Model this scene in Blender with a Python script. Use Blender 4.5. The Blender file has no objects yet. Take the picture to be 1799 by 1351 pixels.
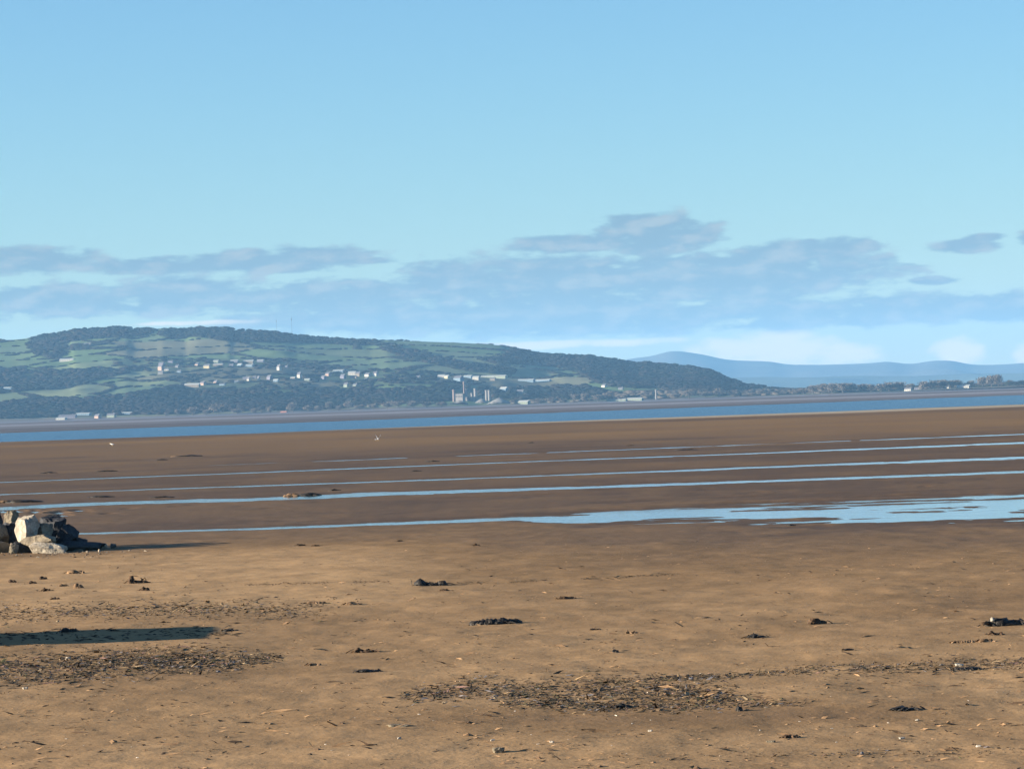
import bpy, bmesh, math, random
import numpy as np
from mathutils import Vector, Matrix

rad = math.radians
rng = np.random.default_rng(11)
random.seed(11)
S = bpy.context.scene
COL = S.collection

# ------------------------------------------------------------------ camera
EYE = 5.0                 # height of the lens above the beach, metres
FPX, CX, CY = 6022.0, 899.5, 675.5      # focal length and centre in photograph pixels
RE = 7.4e6                # effective earth radius: the flats curve away as in reality
ROLL, HZ = 0.0335, 704.5
pitch = math.atan((HZ - CY) * math.cos(ROLL) / FPX)
CAM = Matrix.Rotation(math.pi / 2 + pitch, 3, 'X') @ Matrix.Rotation(-ROLL, 3, 'Z')
cd = bpy.data.cameras.new('camera')
cd.sensor_width = 36.0
cd.lens = 36.0 * FPX / 1799.0
cd.clip_start, cd.clip_end = 0.5, 200000.0
cam = bpy.data.objects.new('camera', cd)
cam.matrix_world = Matrix.Translation((0, 0, EYE)) @ CAM.to_4x4()
COL.objects.link(cam)
S.camera = cam
CAMN = np.array(CAM)

# ------------------------------------------------------------------ render / exposure
S.render.engine = 'CYCLES'
S.cycles.use_denoising = True
S.cycles.max_bounces = 6
S.cycles.volume_bounces = 1
S.cycles.diffuse_bounces = 3
S.cycles.transparent_max_bounces = 4
S.view_settings.view_transform = 'Standard'
S.view_settings.look = 'None'
S.view_settings.gamma = 1.0
S.view_settings.use_curve_mapping = False
S.view_settings.exposure = 1.86

# ------------------------------------------------------------------ sun + sky
SUN_EL, SUN_BEHIND = rad(11.0), rad(8.0)     # low winter sun from the left, slightly behind the camera
SUN_STRENGTH = 5.0
to_sun = Vector((-math.cos(SUN_BEHIND) * math.cos(SUN_EL), -math.sin(SUN_BEHIND) * math.cos(SUN_EL), math.sin(SUN_EL)))
sl = bpy.data.lights.new('sun', 'SUN')
sl.energy = SUN_STRENGTH
sl.color = (1.0, 0.86, 0.68)
sl.angle = rad(0.5)
so = bpy.data.objects.new('sun', sl)
so.rotation_euler = to_sun.to_track_quat('Z', 'Y').to_euler()
so.location = (-20, -5, 30)
COL.objects.link(so)


class NB:
    """small node-graph helper"""
    def __init__(s, tree):
        s.t = tree
    def n(s, typ, **kw):
        nd = s.t.nodes.new(typ)
        for k, v in kw.items():
            setattr(nd, k, v)
        return nd
    def put(s, sock, v):
        if isinstance(v, bpy.types.NodeSocket):
            s.t.links.new(v, sock)
        else:
            sock.default_value = v
    def m(s, op, a, b=0.0, c=None, clamp=False):
        nd = s.n('ShaderNodeMath', operation=op, use_clamp=clamp)
        s.put(nd.inputs[0], a)
        s.put(nd.inputs[1], b)
        if c is not None:
            s.put(nd.inputs[2], c)
        return nd.outputs[0]
    def ramp(s, v, lo, hi, a=0.0, b=1.0, smooth=True):
        nd = s.n('ShaderNodeMapRange', interpolation_type='SMOOTHSTEP' if smooth else 'LINEAR')
        s.put(nd.inputs[0], v)
        for i, x in enumerate((lo, hi, a, b)):
            s.put(nd.inputs[i + 1], x)
        return nd.outputs[0]
    def mix(s, f, a, b, mode='MIX'):
        nd = s.n('ShaderNodeMix', data_type='RGBA', blend_type=mode)
        s.put(nd.inputs[0], f)
        s.put(nd.inputs[6], a if isinstance(a, bpy.types.NodeSocket) else (*a, 1.0))
        s.put(nd.inputs[7], b if isinstance(b, bpy.types.NodeSocket) else (*b, 1.0))
        return nd.outputs[2]
    def vec(s, x, y, z):
        nd = s.n('ShaderNodeCombineXYZ')
        for i, v in enumerate((x, y, z)):
            s.put(nd.inputs[i], v)
        return nd.outputs[0]
    def noise(s, v, scale, detail=4.0, rough=0.55):
        nd = s.n('ShaderNodeTexNoise')
        if v is not None:
            s.put(nd.inputs['Vector'], v)
        nd.inputs['Scale'].default_value = scale
        nd.inputs['Detail'].default_value = detail
        nd.inputs['Roughness'].default_value = rough
        return nd.outputs[0]


def pix_dir(x, y):
    """world direction through a photograph pixel, scaled so that Y = 1"""
    d = CAMN @ np.array([x - CX, -(y - CY), -FPX])
    return d / d[1]


def pix_azel(x, y):
    d = pix_dir(x, y)
    return float(d[0]), float(d[2] / math.hypot(d[0], 1.0))


W = bpy.data.worlds.new('World')
S.world = W
W.use_nodes = True
nt = W.node_tree
nt.nodes.clear()
b = NB(nt)
SKY_STRENGTH = 0.065
sky = b.n('ShaderNodeTexSky', sky_type='NISHITA')
sky.sun_disc = False
sky.sun_elevation = SUN_EL
sky.sun_rotation = math.atan2(to_sun.x, to_sun.y)
sky.altitude = 0.0
sky.air_density = 1.0
sky.dust_density = 0.0
sky.ozone_density = 5.0
tc = b.n('ShaderNodeTexCoord')
sep = b.n('ShaderNodeSeparateXYZ')
b.put(sep.inputs[0], tc.outputs['Generated'])
dx, dy, dz = sep.outputs
hyp = b.m('MAXIMUM', b.m('SQRT', b.m('ADD', b.m('MULTIPLY', dx, dx), b.m('MULTIPLY', dy, dy))), 0.02)
az = b.m('ARCTAN2', dx, dy)
el = b.m('DIVIDE', dz, hyp)
hx, hy = b.m('DIVIDE', dx, hyp), b.m('DIVIDE', dy, hyp)


def cloud_noise(du, dv, kx, kz, seed, detail=5.0):
    v = b.vec(b.m('MULTIPLY_ADD', hx, kx, seed + du), b.m('MULTIPLY', hy, kx), b.m('MULTIPLY_ADD', el, kz, dv))
    return b.noise(v, 1.0, detail, 0.58)


def blobs(lst):
    """union of soft elliptical cloud cores, given in degrees of azimuth and elevation as seen from the beach"""
    out = None
    for x, y, w, h in lst:
        a, e = pix_azel(x, y)
        qa = b.m('DIVIDE', b.m('SUBTRACT', az, a), w / FPX)
        # the tilt of the photograph is undone here: cores lie level in the sky
        qe = b.m('DIVIDE', b.m('SUBTRACT', el, e), h / FPX)
        q = b.m('SUBTRACT', 1.0, b.m('ADD', b.m('MULTIPLY', qa, qa), b.m('MULTIPLY', qe, qe)))
        out = q if out is None else b.m('SMOOTH_MAX', out, q, 0.3)
    return out


core = blobs([(20, 458, 150, 24), (330, 464, 190, 17), (520, 456, 150, 23), (650, 458, 50, 7),
              (100, 530, 220, 30), (320, 520, 150, 34), (560, 522, 200, 30),
              (800, 498, 120, 44), (1000, 500, 270, 58), (1300, 487, 280, 50), (1380, 455, 120, 30),
              (1150, 414, 120, 40), (1110, 395, 45, 22), (990, 430, 100, 18), (1450, 437, 90, 20),
              (1050, 562, 420, 30), (1450, 548, 360, 30), (700, 560, 330, 28), (1750, 540, 160, 26),
              (1690, 433, 60, 13), (1640, 493, 50, 8), (1725, 418, 40, 8), (1820, 418, 40, 14)])
# the same kind of cloud bank goes on round the horizon outside the picture
low = b.noise(b.vec(hx, hy, 0.3), 3.5, 2.0)
band = b.m('SUBTRACT', 1.0, b.m('POWER', b.m('DIVIDE', b.m('SUBTRACT', el, 0.031), 0.017), 2.0))
band = b.m('ADD', band, b.m('MULTIPLY', b.m('SUBTRACT', low, 0.55), 5.0))
band = b.m('SUBTRACT', band, b.ramp(b.m('ABSOLUTE', az), 0.16, 0.22, 6.0, 0.0))
core = b.m('MAXIMUM', core, band)
core = b.m('MAXIMUM', core, -4.0)
n1 = cloud_noise(0.0, 0.0, 75.0, 210.0, 3.0, 7.0)
n2 = cloud_noise(0.30, -0.5, 75.0, 210.0, 3.0, 7.0)
wisp = cloud_noise(0.0, 0.0, 150.0, 620.0, 9.0, 4.0)
dens = b.m('ADD', core, b.m('MULTIPLY', b.m('SUBTRACT', n1, 0.5), 3.6))
dens = b.m('ADD', dens, b.m('MULTIPLY_ADD', b.m('SUBTRACT', wisp, 0.5), 1.7, 0.12))
alpha = b.ramp(dens, -0.3, 0.62, 0.0, 0.90)
lit = b.ramp(b.m('ADD', b.m('SUBTRACT', n1, n2), b.m('MULTIPLY', b.m('SUBTRACT', n1, 0.5), 0.5)), -0.1, 0.32)
CLOUD_DARK, CLOUD_LIT = (0.98, 1.50, 1.86), (1.75, 2.02, 2.12)
ccol = b.mix(lit, CLOUD_DARK, CLOUD_LIT)
# sunlit heaps low on the horizon
core2 = blobs([(1350, 615, 150, 34), (1470, 622, 70, 22), (1680, 618, 45, 30), (1795, 625, 25, 20),
               (960, 606, 250, 8), (330, 568, 110, 5)])
core2 = b.m('MAXIMUM', core2, -4.0)
d2 = b.m('ADD', core2, b.m('MULTIPLY', b.m('SUBTRACT', n1, 0.5), 3.4))
alpha2 = b.ramp(d2, -0.3, 1.1, 0.0, 0.8)
skyc = b.mix(1.0, sky.outputs[0], (0.91, 0.895, 0.86), 'MULTIPLY')
c = b.mix(alpha2, skyc, (4.7, 3.9, 3.1))
c = b.mix(alpha, c, ccol)
c = b.mix(b.m('MULTIPLY', alpha2, 0.65), c, (4.7, 3.9, 3.1))
bg = b.n('ShaderNodeBackground')
b.put(bg.inputs[0], c)
bg.inputs[1].default_value = SKY_STRENGTH
wo = b.n('ShaderNodeOutputWorld')
nt.links.new(bg.outputs[0], wo.inputs[0])

# ------------------------------------------------------------------ helpers
def ground_pt(x, y):
    """point of the curved flats seen through photograph pixel (x, y)"""
    d = CAMN @ np.array([x - CX, -(y - CY), -FPX])
    d = d / np.linalg.norm(d)
    h2 = d[0] ** 2 + d[1] ** 2
    A = h2 / (2 * RE)
    t = (-d[2] - math.sqrt(max(d[2] ** 2 - 4 * A * EYE, 0))) / (2 * A)
    return np.array([d[0] * t, d[1] * t, EYE + d[2] * t])


def project(P):
    """photograph pixels of world points (N,3)"""
    q = (np.asarray(P, float) - np.array([0, 0, EYE])) @ CAMN
    return CX + FPX * q[:, 0] / -q[:, 2], CY - FPX * q[:, 1] / -q[:, 2]


def vnoise(x, y, seed=0):
    xi, yi = np.floor(x).astype(np.int64), np.floor(y).astype(np.int64)
    fx, fy = x - xi, y - yi
    fx, fy = fx * fx * fx * (fx * (fx * 6 - 15) + 10), fy * fy * fy * (fy * (fy * 6 - 15) + 10)
    def h(i, j):
        n = (i * 374761393 + j * 668265263 + seed * 1442695041) & 0xFFFFFFFF
        n = ((n ^ (n >> 13)) * 1274126177) & 0xFFFFFFFF
        return ((n ^ (n >> 16)) & 0xFFFF) / 65535.0
    a, b_, c_, d_ = h(xi, yi), h(xi + 1, yi), h(xi, yi + 1), h(xi + 1, yi + 1)
    return (a + (b_ - a) * fx) * (1 - fy) + (c_ + (d_ - c_) * fx) * fy - 0.5


def fbm(x, y, seed=0, octv=4):
    s, a = 0.0, 1.0
    for k in range(octv):
        s = s + a * vnoise(x, y, seed + k * 17)
        x, y, a = x * 2.03 + 5.1, y * 2.03 - 3.7, a * 0.5
    return s


def sstep(x, a, b_):
    t = np.clip((x - a) / (b_ - a), 0, 1)
    return t * t * (3 - 2 * t)


def mesh_np(name, verts, faces, mat, parent=None, smooth=True, cols=None, attrs=None):
    """object from numpy arrays; faces is (N,3) or (N,4)"""
    me = bpy.data.meshes.new(name)
    verts = np.asarray(verts, np.float32)
    faces = np.asarray(faces, np.int32)
    k = faces.shape[1]
    me.vertices.add(len(verts))
    me.vertices.foreach_set('co', verts.ravel())
    me.loops.add(faces.size)
    me.loops.foreach_set('vertex_index', faces.ravel())
    me.polygons.add(len(faces))
    me.polygons.foreach_set('loop_start', np.arange(0, faces.size, k, dtype=np.int32))
    me.polygons.foreach_set('use_smooth', np.full(len(faces), smooth, bool))
    me.update(calc_edges=True)
    if cols is not None:
        a = me.color_attributes.new('tone', 'FLOAT_COLOR', 'POINT')
        cc = np.ones((len(verts), 4), np.float32)
        cc[:, :3] = cols
        a.data.foreach_set('color', cc.ravel())
    for nm, v in (attrs or {}).items():
        a = me.attributes.new(nm, 'FLOAT', 'POINT')
        a.data.foreach_set('value', np.asarray(v, np.float32))
    me.materials.append(mat)
    o = bpy.data.objects.new(name, me)
    COL.objects.link(o)
    if parent is not None:
        o.parent = parent
    return o


def tag(o, label=None, cat=None, group=None, kind=None):
    if label: o['label'] = label
    if cat: o['category'] = cat
    if group: o['group'] = group
    if kind: o['kind'] = kind
    return o


def thing(name, label, cat, loc, group=None, rz=0.0):
    o = bpy.data.objects.new(name, None)
    o.empty_display_size = 0.2
    o.location = loc
    o.rotation_euler = (0, 0, rz)
    COL.objects.link(o)
    return tag(o, label, cat, group)


def link_mesh(name, me, parent=None):
    o = bpy.data.objects.new(name, me)
    COL.objects.link(o)
    if parent is not None:
        o.parent = parent
    return o


def new_mat(name):
    m = bpy.data.materials.new(name)
    m.use_nodes = True
    m.node_tree.nodes.clear()
    q = NB(m.node_tree)
    p = q.n('ShaderNodeBsdfPrincipled')
    out = q.n('ShaderNodeOutputMaterial')
    q.t.links.new(p.outputs[0], out.inputs[0])
    return m, q, p


def simple_mat(name, col, rough=0.8, var=0.25, scale=3.0, tone=False, spec=0.3, bump=0.0):
    m, q, p = new_mat(name)
    co = q.n('ShaderNodeTexCoord').outputs['Object']
    f = q.ramp(q.noise(co, scale, 5.0), 0.25, 0.75, 1.0 - var, 1.0 + var, False)
    if tone:
        base = q.n('ShaderNodeAttribute', attribute_name='tone').outputs[0]
    else:
        base = q.n('ShaderNodeRGB').outputs[0]
        base.default_value = (*col, 1)
    sc = q.n('ShaderNodeVectorMath', operation='SCALE')
    q.put(sc.inputs[0], base)
    q.put(sc.inputs['Scale'], f)
    q.put(p.inputs['Base Color'], sc.outputs[0])
    p.inputs['Roughness'].default_value = rough
    p.inputs['Specular IOR Level'].default_value = spec
    if bump:
        bp = q.n('ShaderNodeBump')
        bp.inputs['Distance'].default_value = bump
        q.put(bp.inputs['Height'], q.noise(co, scale * 2.5, 5.0))
        q.put(p.inputs['Normal'], bp.outputs[0])
    return m


# ------------------------------------------------------------------ the flats: one curved sheet of sand to the horizon
def edge_curve(pts):
    """photograph pixels along a line on the flats -> (u, Y): u = X/Y"""
    g = np.array([ground_pt(x, y) for x, y in pts])
    return g[:, 0] / g[:, 1], g[:, 1]


RUNNELS = [  # (x, far edge, near edge) of each strip of standing water
    [(100, 937.2, 938.8), (140, 936, 939.5), (450, 927, 931), (900, 908.5, 914.5), (1030, 904, 920.5), (1349, 890.5, 912), (1799, 873.5, 908), (2100, 862, 900)],
    [(-200, 898, 904), (0, 890.5, 896.5), (170, 882.5, 888), (450, 874.5, 880), (640, 865.5, 872), (900, 858.5, 862.8), (1350, 843, 847), (1799, 827, 830.8), (2100, 817, 821)],
    [(-200, 875, 877.5), (0, 868, 870), (450, 852.7, 854.7), (900, 837, 839.4), (1350, 819, 822), (1799, 801.5, 806), (2100, 789, 797)],
    [(-200, 854, 855.5), (0, 846.7, 848.2), (450, 829.2, 830.9), (900, 811.2, 812.9), (1350, 794.7, 796.6), (1799, 776.3, 779.5), (2100, 764, 769)],
    [(250, 822, 822.2), (380, 817, 817.8), (900, 797, 798.2), (1350, 779.5, 780.7), (1799, 762, 763.4), (2100, 750, 751.5)],
    [(-40, 899, 899.05), (0, 897.5, 901), (30, 897.5, 901), (52, 899, 899.05)], [(46, 900, 900.05), (62, 898.5, 902), (80, 900, 900.05)],
    [(80, 903, 903.05), (105, 900.5, 903.4), (124, 902, 902.05)], [(84, 908, 908.05), (108, 905.3, 908.4), (130, 906.5, 906.55)], [(112, 899.3, 899.35), (140, 896.5, 899), (162, 897, 897.05)],
]
run = []
for r in RUNNELS:
    uf, yf = edge_curve([(p[0], p[1]) for p in r])
    un, yn = edge_curve([(p[0], p[2]) for p in r])
    run.append((uf, (yf + yn) / 2, (yf - yn) / 2))
ch_un, ch_yn = edge_curve([(-300, 787.5), (0, 777), (450, 761), (900, 743), (1349, 727), (1799, 710.5), (2100, 700)])
ch_uf, ch_yf = edge_curve([(-300, 771.5), (0, 761), (450, 745), (900, 728), (1349, 711), (1799, 694), (2100, 683)])


def sand_z(X, Y, step):
    """relief of the flats above the level of the standing water; step = local sampling distance"""
    u = X / np.maximum(Y, 1.0)
    fine = np.clip(1.2 / np.maximum(step, 0.05), 0, 1)
    n = 0.016 * fbm(X / 2.2, Y / 3.2, 1, 3) * np.clip(2.5 / step, 0, 1)
    n = n + 0.019 * fbm(X / 0.7, Y / 1.1, 5, 3) * fine
    n = n + 0.020 * fbm(X / 2.6, Y / 2.2, 7, 3) * sstep(Y, 108, 125) * np.clip(4.0 / step, 0, 1)
    z = 0.06 + 0.05 * np.clip(9 / step, 0, 1) * fbm(X / 14, Y / 22, 9, 3)
    near = 1 - sstep(Y, 80, 125)
    z = z + near * (0.06 + 0.05 * np.clip(3 / step, 0, 1) * fbm(X / 4.5, Y / 6.0, 21, 3))
    n = n + (0.10 * fbm(X / 5.5, Y / 1.7, 13, 3) - .008) * sstep(u, 0.0, 0.04) * sstep(Y, 122, 132) * (1 - sstep(Y, 158, 172))
    for (uu, yc, w), dk in zip(run, [.035, .035, .022, .022, .014] + [.03] * 9):
        c_, ww = np.interp(u, uu, yc), np.interp(u, uu, w)
        zk = -dk + (dk + .05) * (1 - np.exp(-math.log((dk + .05) / .05) * np.minimum(((Y - c_) / np.maximum(ww, .01)) ** 2, 50)))
        t = sstep(np.abs(Y - c_) / np.maximum(ww, .01), 1.2, 2.6)
        z = z * t + np.minimum(z, zk) * (1 - t)
    z = z + n
    a, c_ = np.interp(u, ch_un, ch_yn), np.interp(u, ch_uf, ch_yf)
    wob = 14 * fbm(X / 60, Y / 80, 33, 3)
    inside = np.minimum(Y - a + wob, c_ - Y + wob * 2)
    z = np.where((Y > 500) & (Y < 2200), np.where(inside > -30, np.minimum(z, 0.05) - 0.6 * sstep(inside, -10, 60), z), z)
    return z


def hz_of(x):
    return HZ - ROLL * (x - 900.0)


th_f = np.arange(-0.19, 0.19, 4 / FPX)
th_m = np.arange(0.19, 0.36, 14 / FPX)      # a step to the side must still find finely modelled sand
th_c = np.linspace(0.36, 2 * math.pi - 0.36, 130)
TH = np.concatenate([-th_m[::-1][:-1], th_f, th_m, th_c])
dyr = np.concatenate([np.arange(830, 330, -1.15), np.arange(330, 75, -0.8), np.arange(75, 16, -0.5)])
RR = np.concatenate([np.linspace(2, 36, 28), EYE * FPX / dyr, np.geomspace(1950, 24000, 46)])
RR = RR[np.concatenate([[True], np.diff(RR) > 0])]
T, Rr = np.meshgrid(TH, RR)
GX, GY = Rr * np.sin(T), Rr * np.cos(T)
stp = np.maximum(np.gradient(RR)[:, None] * np.ones_like(T), 3.0 * np.abs(np.gradient(TH))[None] * Rr * (np.abs(np.gradient(TH)) > .01)[None])
GZr = sand_z(GX, GY, stp)
GZ = GZr - Rr ** 2 / (2 * RE)
nr, ntc = T.shape
V = np.stack([GX, GY, GZ], -1).reshape(-1, 3)
idx = np.arange(nr * ntc).reshape(nr, ntc)
nxt = np.roll(idx, -1, axis=1)
Fq = np.stack([idx[:-1], nxt[:-1], nxt[1:], idx[1:]], -1).reshape(-1, 4)
Fq = Fq[:, ::-1]

# sediment: what the flats are made of and how wet they lie
px, py = np.zeros(nr * ntc), np.zeros(nr * ntc)
front = (V[:, 1] > 10)
px[front], py[front] = project(V[front])
Yv, Xv = V[:, 1], V[:, 0]
dist = np.hypot(Xv, Yv)
zz = GZr.reshape(-1)
uv_ = Xv / np.maximum(Yv, 1)
damp = np.interp(dist, [0, 60, 95, 118, 128, 150, 330, 420, 620, 760, 1500, 3000], [.18, .18, .30, .45, .66, .85, .85, .70, .74, .95, .9, .6])
damp = damp + 0.22 * sstep(uv_, -0.05, 0.05) * (1 - sstep(dist, 118, 135)) * sstep(dist, 80, 105)
damp = damp - 0.42 * (1 - sstep(uv_, -0.06, -0.005)) * (1 - sstep(dist, 117, 128)) * sstep(dist, 78, 92)
damp = damp + 0.14 * fbm(Xv / 5, Yv / 9, 41, 4) * (dist < 400) + 0.25 * fbm(Xv / 40, Yv / 40, 43, 3) * (dist >= 300)
damp = damp + 0.9 * np.exp(-np.clip(zz, 0, 1) / 0.022) * (dist > 105) * (dist < 420)
for ex, ey, ew, eh, ea in [(1000, 1262, 420, 26, .35), (1450, 1252, 260, 22, .3), (1750, 1070, 260, 36, .25), (250, 1185, 330, 40, .25), (300, 1084, 330, 16, .18)]:
    damp = damp + ea * np.exp(-((px - ex) / ew) ** 2 - ((py - ey) / eh) ** 2) * front
damp = np.clip(damp, 0, 1)
dry, wetc = np.array([.385, .246, .125]), np.array([.094, .056, .029])
soil = dry + (wetc - dry) * damp[:, None]
soil = soil * (1 + 0.24 * fbm(Xv / 1.1, Yv / 2.0, 47, 4) * (dist < 160))[:, None]
# far silt flats beyond the channel
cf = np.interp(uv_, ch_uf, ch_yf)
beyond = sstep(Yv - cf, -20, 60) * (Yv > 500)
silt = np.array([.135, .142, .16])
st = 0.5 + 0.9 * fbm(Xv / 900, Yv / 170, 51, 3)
light = np.exp(-((Yv - 2350) / 420) ** 2) + 0.8 * np.exp(-((Yv - 5200) / 900) ** 2)  # nearer stripe is sky reflected in wet mud, painted as pale silt
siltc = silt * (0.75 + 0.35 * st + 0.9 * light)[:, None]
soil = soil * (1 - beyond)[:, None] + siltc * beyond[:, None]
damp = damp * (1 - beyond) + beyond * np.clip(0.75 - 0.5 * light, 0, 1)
# shallow-water sheen along the near channel edge, painted as a pale bar
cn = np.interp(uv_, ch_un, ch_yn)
sheen_w = 14 + 34 * sstep(uv_, -.06, .15)
bar = np.exp(-((Yv - cn + 6 + .9 * sheen_w) / sheen_w) ** 4) * sstep(uv_, -0.09, 0.0) * (Yv > 500)
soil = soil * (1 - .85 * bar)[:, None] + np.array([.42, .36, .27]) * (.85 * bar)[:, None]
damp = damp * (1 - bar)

m_sand, q, p = new_mat('sand')
tone = q.n('ShaderNodeAttribute', attribute_name='tone').outputs[0]
dmp = q.n('ShaderNodeAttribute', attribute_name='damp').outputs['Fac']
co = q.n('ShaderNodeNewGeometry').outputs['Position']
mp = q.n('ShaderNodeMapping')
q.put(mp.inputs[0], co)
mp.inputs['Scale'].default_value = (0.8, 0.8, 1)
g1 = q.noise(mp.outputs[0], 2.2, 6.0, 0.65)
g2 = q.noise(mp.outputs[0], 14.0, 3.0, 0.6)
fac = q.m('MULTIPLY', q.ramp(g1, 0.3, 0.72, 0.86, 1.12, False), q.ramp(g2, 0.3, 0.7, 0.9, 1.08, False))
sc = q.n('ShaderNodeVectorMath', operation='SCALE')
q.put(sc.inputs[0], tone)
q.put(sc.inputs['Scale'], fac)
q.put(p.inputs['Base Color'], sc.outputs[0])
q.put(p.inputs['Roughness'], q.ramp(dmp, 0.4, 1.0, 0.95, 0.75))
q.put(p.inputs['Specular IOR Level'], q.ramp(dmp, 0.4, 1.0, 0.03, 0.16))
bp = q.n('ShaderNodeBump')
bp.inputs['Distance'].default_value = 0.018
bp.inputs['Strength'].default_value = 0.5
q.put(bp.inputs['Height'], q.m('ADD', g2, q.m('MULTIPLY', g1, 2.0)))
q.put(p.inputs['Normal'], bp.outputs[0])
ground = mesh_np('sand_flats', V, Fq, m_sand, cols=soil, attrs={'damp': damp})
tag(ground, kind='structure')


def height_at(X, Y):
    X, Y = np.asarray(X, float), np.asarray(Y, float)
    d = np.hypot(X, Y)
    return sand_z(X, Y, np.interp(d, RR, np.gradient(RR))) - d ** 2 / (2 * RE)


# ------------------------------------------------------------------ water
def water_mat(name, deep, rough, amp, sx, sy):
    m, q, p = new_mat(name)
    p.inputs['Base Color'].default_value = (*deep, 1)
    p.inputs['Roughness'].default_value = rough
    p.inputs['IOR'].default_value = 1.33
    pos = q.n('ShaderNodeNewGeometry').outputs['Position']
    mp = q.n('ShaderNodeMapping')
    q.put(mp.inputs[0], pos)
    mp.inputs['Scale'].default_value = (sx, sy, 1)
    bp = q.n('ShaderNodeBump')
    bp.inputs['Distance'].default_value = amp
    q.put(bp.inputs['Height'], q.noise(mp.outputs[0], 1.0, 4.0, 0.6))
    q.put(p.inputs['Normal'], bp.outputs[0])
    return m


m_pool = water_mat('pool_water', (.035, .04, .04), 0.07, 0.022, 0.45, 0.9)
m_chan = water_mat('channel_water', (.008, .045, .10), 0.25, 0.7, 0.3, 0.15)


def strip(name, us, ya, yb, mat, nu=160, nv=10):
    uu = np.linspace(us[0], us[-1], nu)
    A, B = np.interp(uu, us, ya), np.interp(uu, us, yb)
    tv = np.linspace(0, 1, nv)[:, None]
    Yg = A[None] * (1 - tv) + B[None] * tv
    Xg = uu[None] * Yg
    Zg = -(Xg ** 2 + Yg ** 2) / (2 * RE)
    i = np.arange(nu * nv).reshape(nv, nu)
    f = np.stack([i[:-1, :-1], i[:-1, 1:], i[1:, 1:], i[1:, :-1]], -1).reshape(-1, 4)
    o = mesh_np(name, np.stack([Xg, Yg, Zg], -1).reshape(-1, 3), f, mat)
    return tag(o, kind='structure')


for uu, yc, w in run:
    strip('tide_pool', uu, yc - 1.9 * w, yc + 1.9 * w, m_pool)
strip('estuary_water', ch_un, ch_yn - 25, np.interp(ch_un, ch_uf, ch_yf) + 60, m_chan, 200, 30)

# ------------------------------------------------------------------ hills across the estuary
SKYLINE = [(-900, 640), (-500, 618), (-200, 603), (0, 598), (25, 597), (55, 594), (75, 590), (100, 587), (120, 584), (130, 580), (160, 579), (190, 576),
           (220, 576), (235, 579), (275, 578), (285, 577), (325, 580), (335, 578), (345, 577), (400, 577), (410, 580), (450, 582),
           (500, 586), (520, 590), (560, 594), (600, 597), (650, 599), (680, 597), (700, 599), (735, 600), (800, 602), (850, 604.5),
           (880, 607), (900, 612), (940, 621), (960, 623.5), (990, 624.5), (1005, 626), (1035, 626), (1060, 631), (1080, 633),
           (1100, 637), (1120, 640), (1135, 638), (1160, 641), (1180, 642), (1200, 645), (1215, 646), (1230, 649), (1245, 652),
           (1260, 658), (1275, 665), (1285, 669), (1295, 671), (1305, 677), (1320, 678.5), (1350, 682), (1400, 684), (1450, 685), (1550, 681.5),
           (1650, 678), (1799, 673), (2100, 662), (2700, 642)]
FOOT = [(-900, 768), (-200, 747), (0, 741), (225, 735), (450, 728.5), (900, 712), (1349, 695.5), (1500, 690), (1650, 683.5), (1799, 677.5), (2100, 668), (2700, 648)]


def prof(pts):
    d = np.array([pix_dir(x, y) for x, y in pts])
    return d[:, 0], d[:, 2]


cr_u, cr_e = prof(SKYLINE)
ft_u, ft_e = prof(FOOT)
D_FOOT = 7900.0


def d_foot(u):
    return D_FOOT + 250 * fbm(u * 40, u * 0 + 2, 61, 3)


def d_crest(u):
    return np.interp(u, [-.3, -.15, 0.0, .05, .075, .12, .3], [10900, 10800, 10500, 10100, 9300, 8700, 8700])


def hill_z(X, Y):
    X, Y = np.asarray(X, float), np.asarray(Y, float)
    u = X / Y
    yf, yc = d_foot(u), d_crest(u)
    s = (Y - yf) / (yc - yf)
    ef = np.interp(u, ft_u, ft_e)
    ec = np.interp(u, cr_u, cr_e)
    sc_ = np.clip(s, 0, 1)
    g = 0.92 * sc_ + 0.08 * sc_ ** 3 * (4 - 3 * sc_)
    z = EYE + (ef + (ec - ef) * g) * Y
    und = fbm(X / 420, Y / 520, 71, 4) * 26 * (4 * sc_ * (1 - sc_)) * np.clip((ec - ef) / 0.015, 0, 1)
    z = z + und
    z = np.where(s > 1, EYE + ec * yc - (Y - yc) * 0.06 + ec * 0, z)
    z = np.where(s < 0, np.minimum(z, EYE + ef * Y + (Y - yf) * 0.02), z)
    return z


def hill_hit(x, y):
    """where the sight line through photograph pixel (x, y) meets the hillside"""
    d = pix_dir(x, y)
    Ys = np.linspace(7600, 11500, 2400)
    below = (EYE + d[2] * Ys) <= hill_z(d[0] * Ys, Ys)
    k = int(np.argmax(below)) if below.any() else -1
    if k <= 0:
        Yh = float(d_crest(np.array([d[0]]))[0]) if k < 0 else Ys[0]
    else:
        Yh = Ys[k]
    return np.array([d[0] * Yh, Yh, float(hill_z(d[0] * Yh, Yh))])


# land cover, drawn as polygons over the hillside
def inside(poly, x, y):
    r = np.zeros(x.shape, bool)
    n = len(poly)
    for i in range(n):
        x0, y0 = poly[i]
        x1, y1 = poly[(i + 1) % n]
        if y0 == y1:
            continue
        c_ = ((y0 > y) != (y1 > y)) & (x < (x1 - x0) * (y - y0) / (y1 - y0) + x0)
        r ^= c_
    return r


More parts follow.
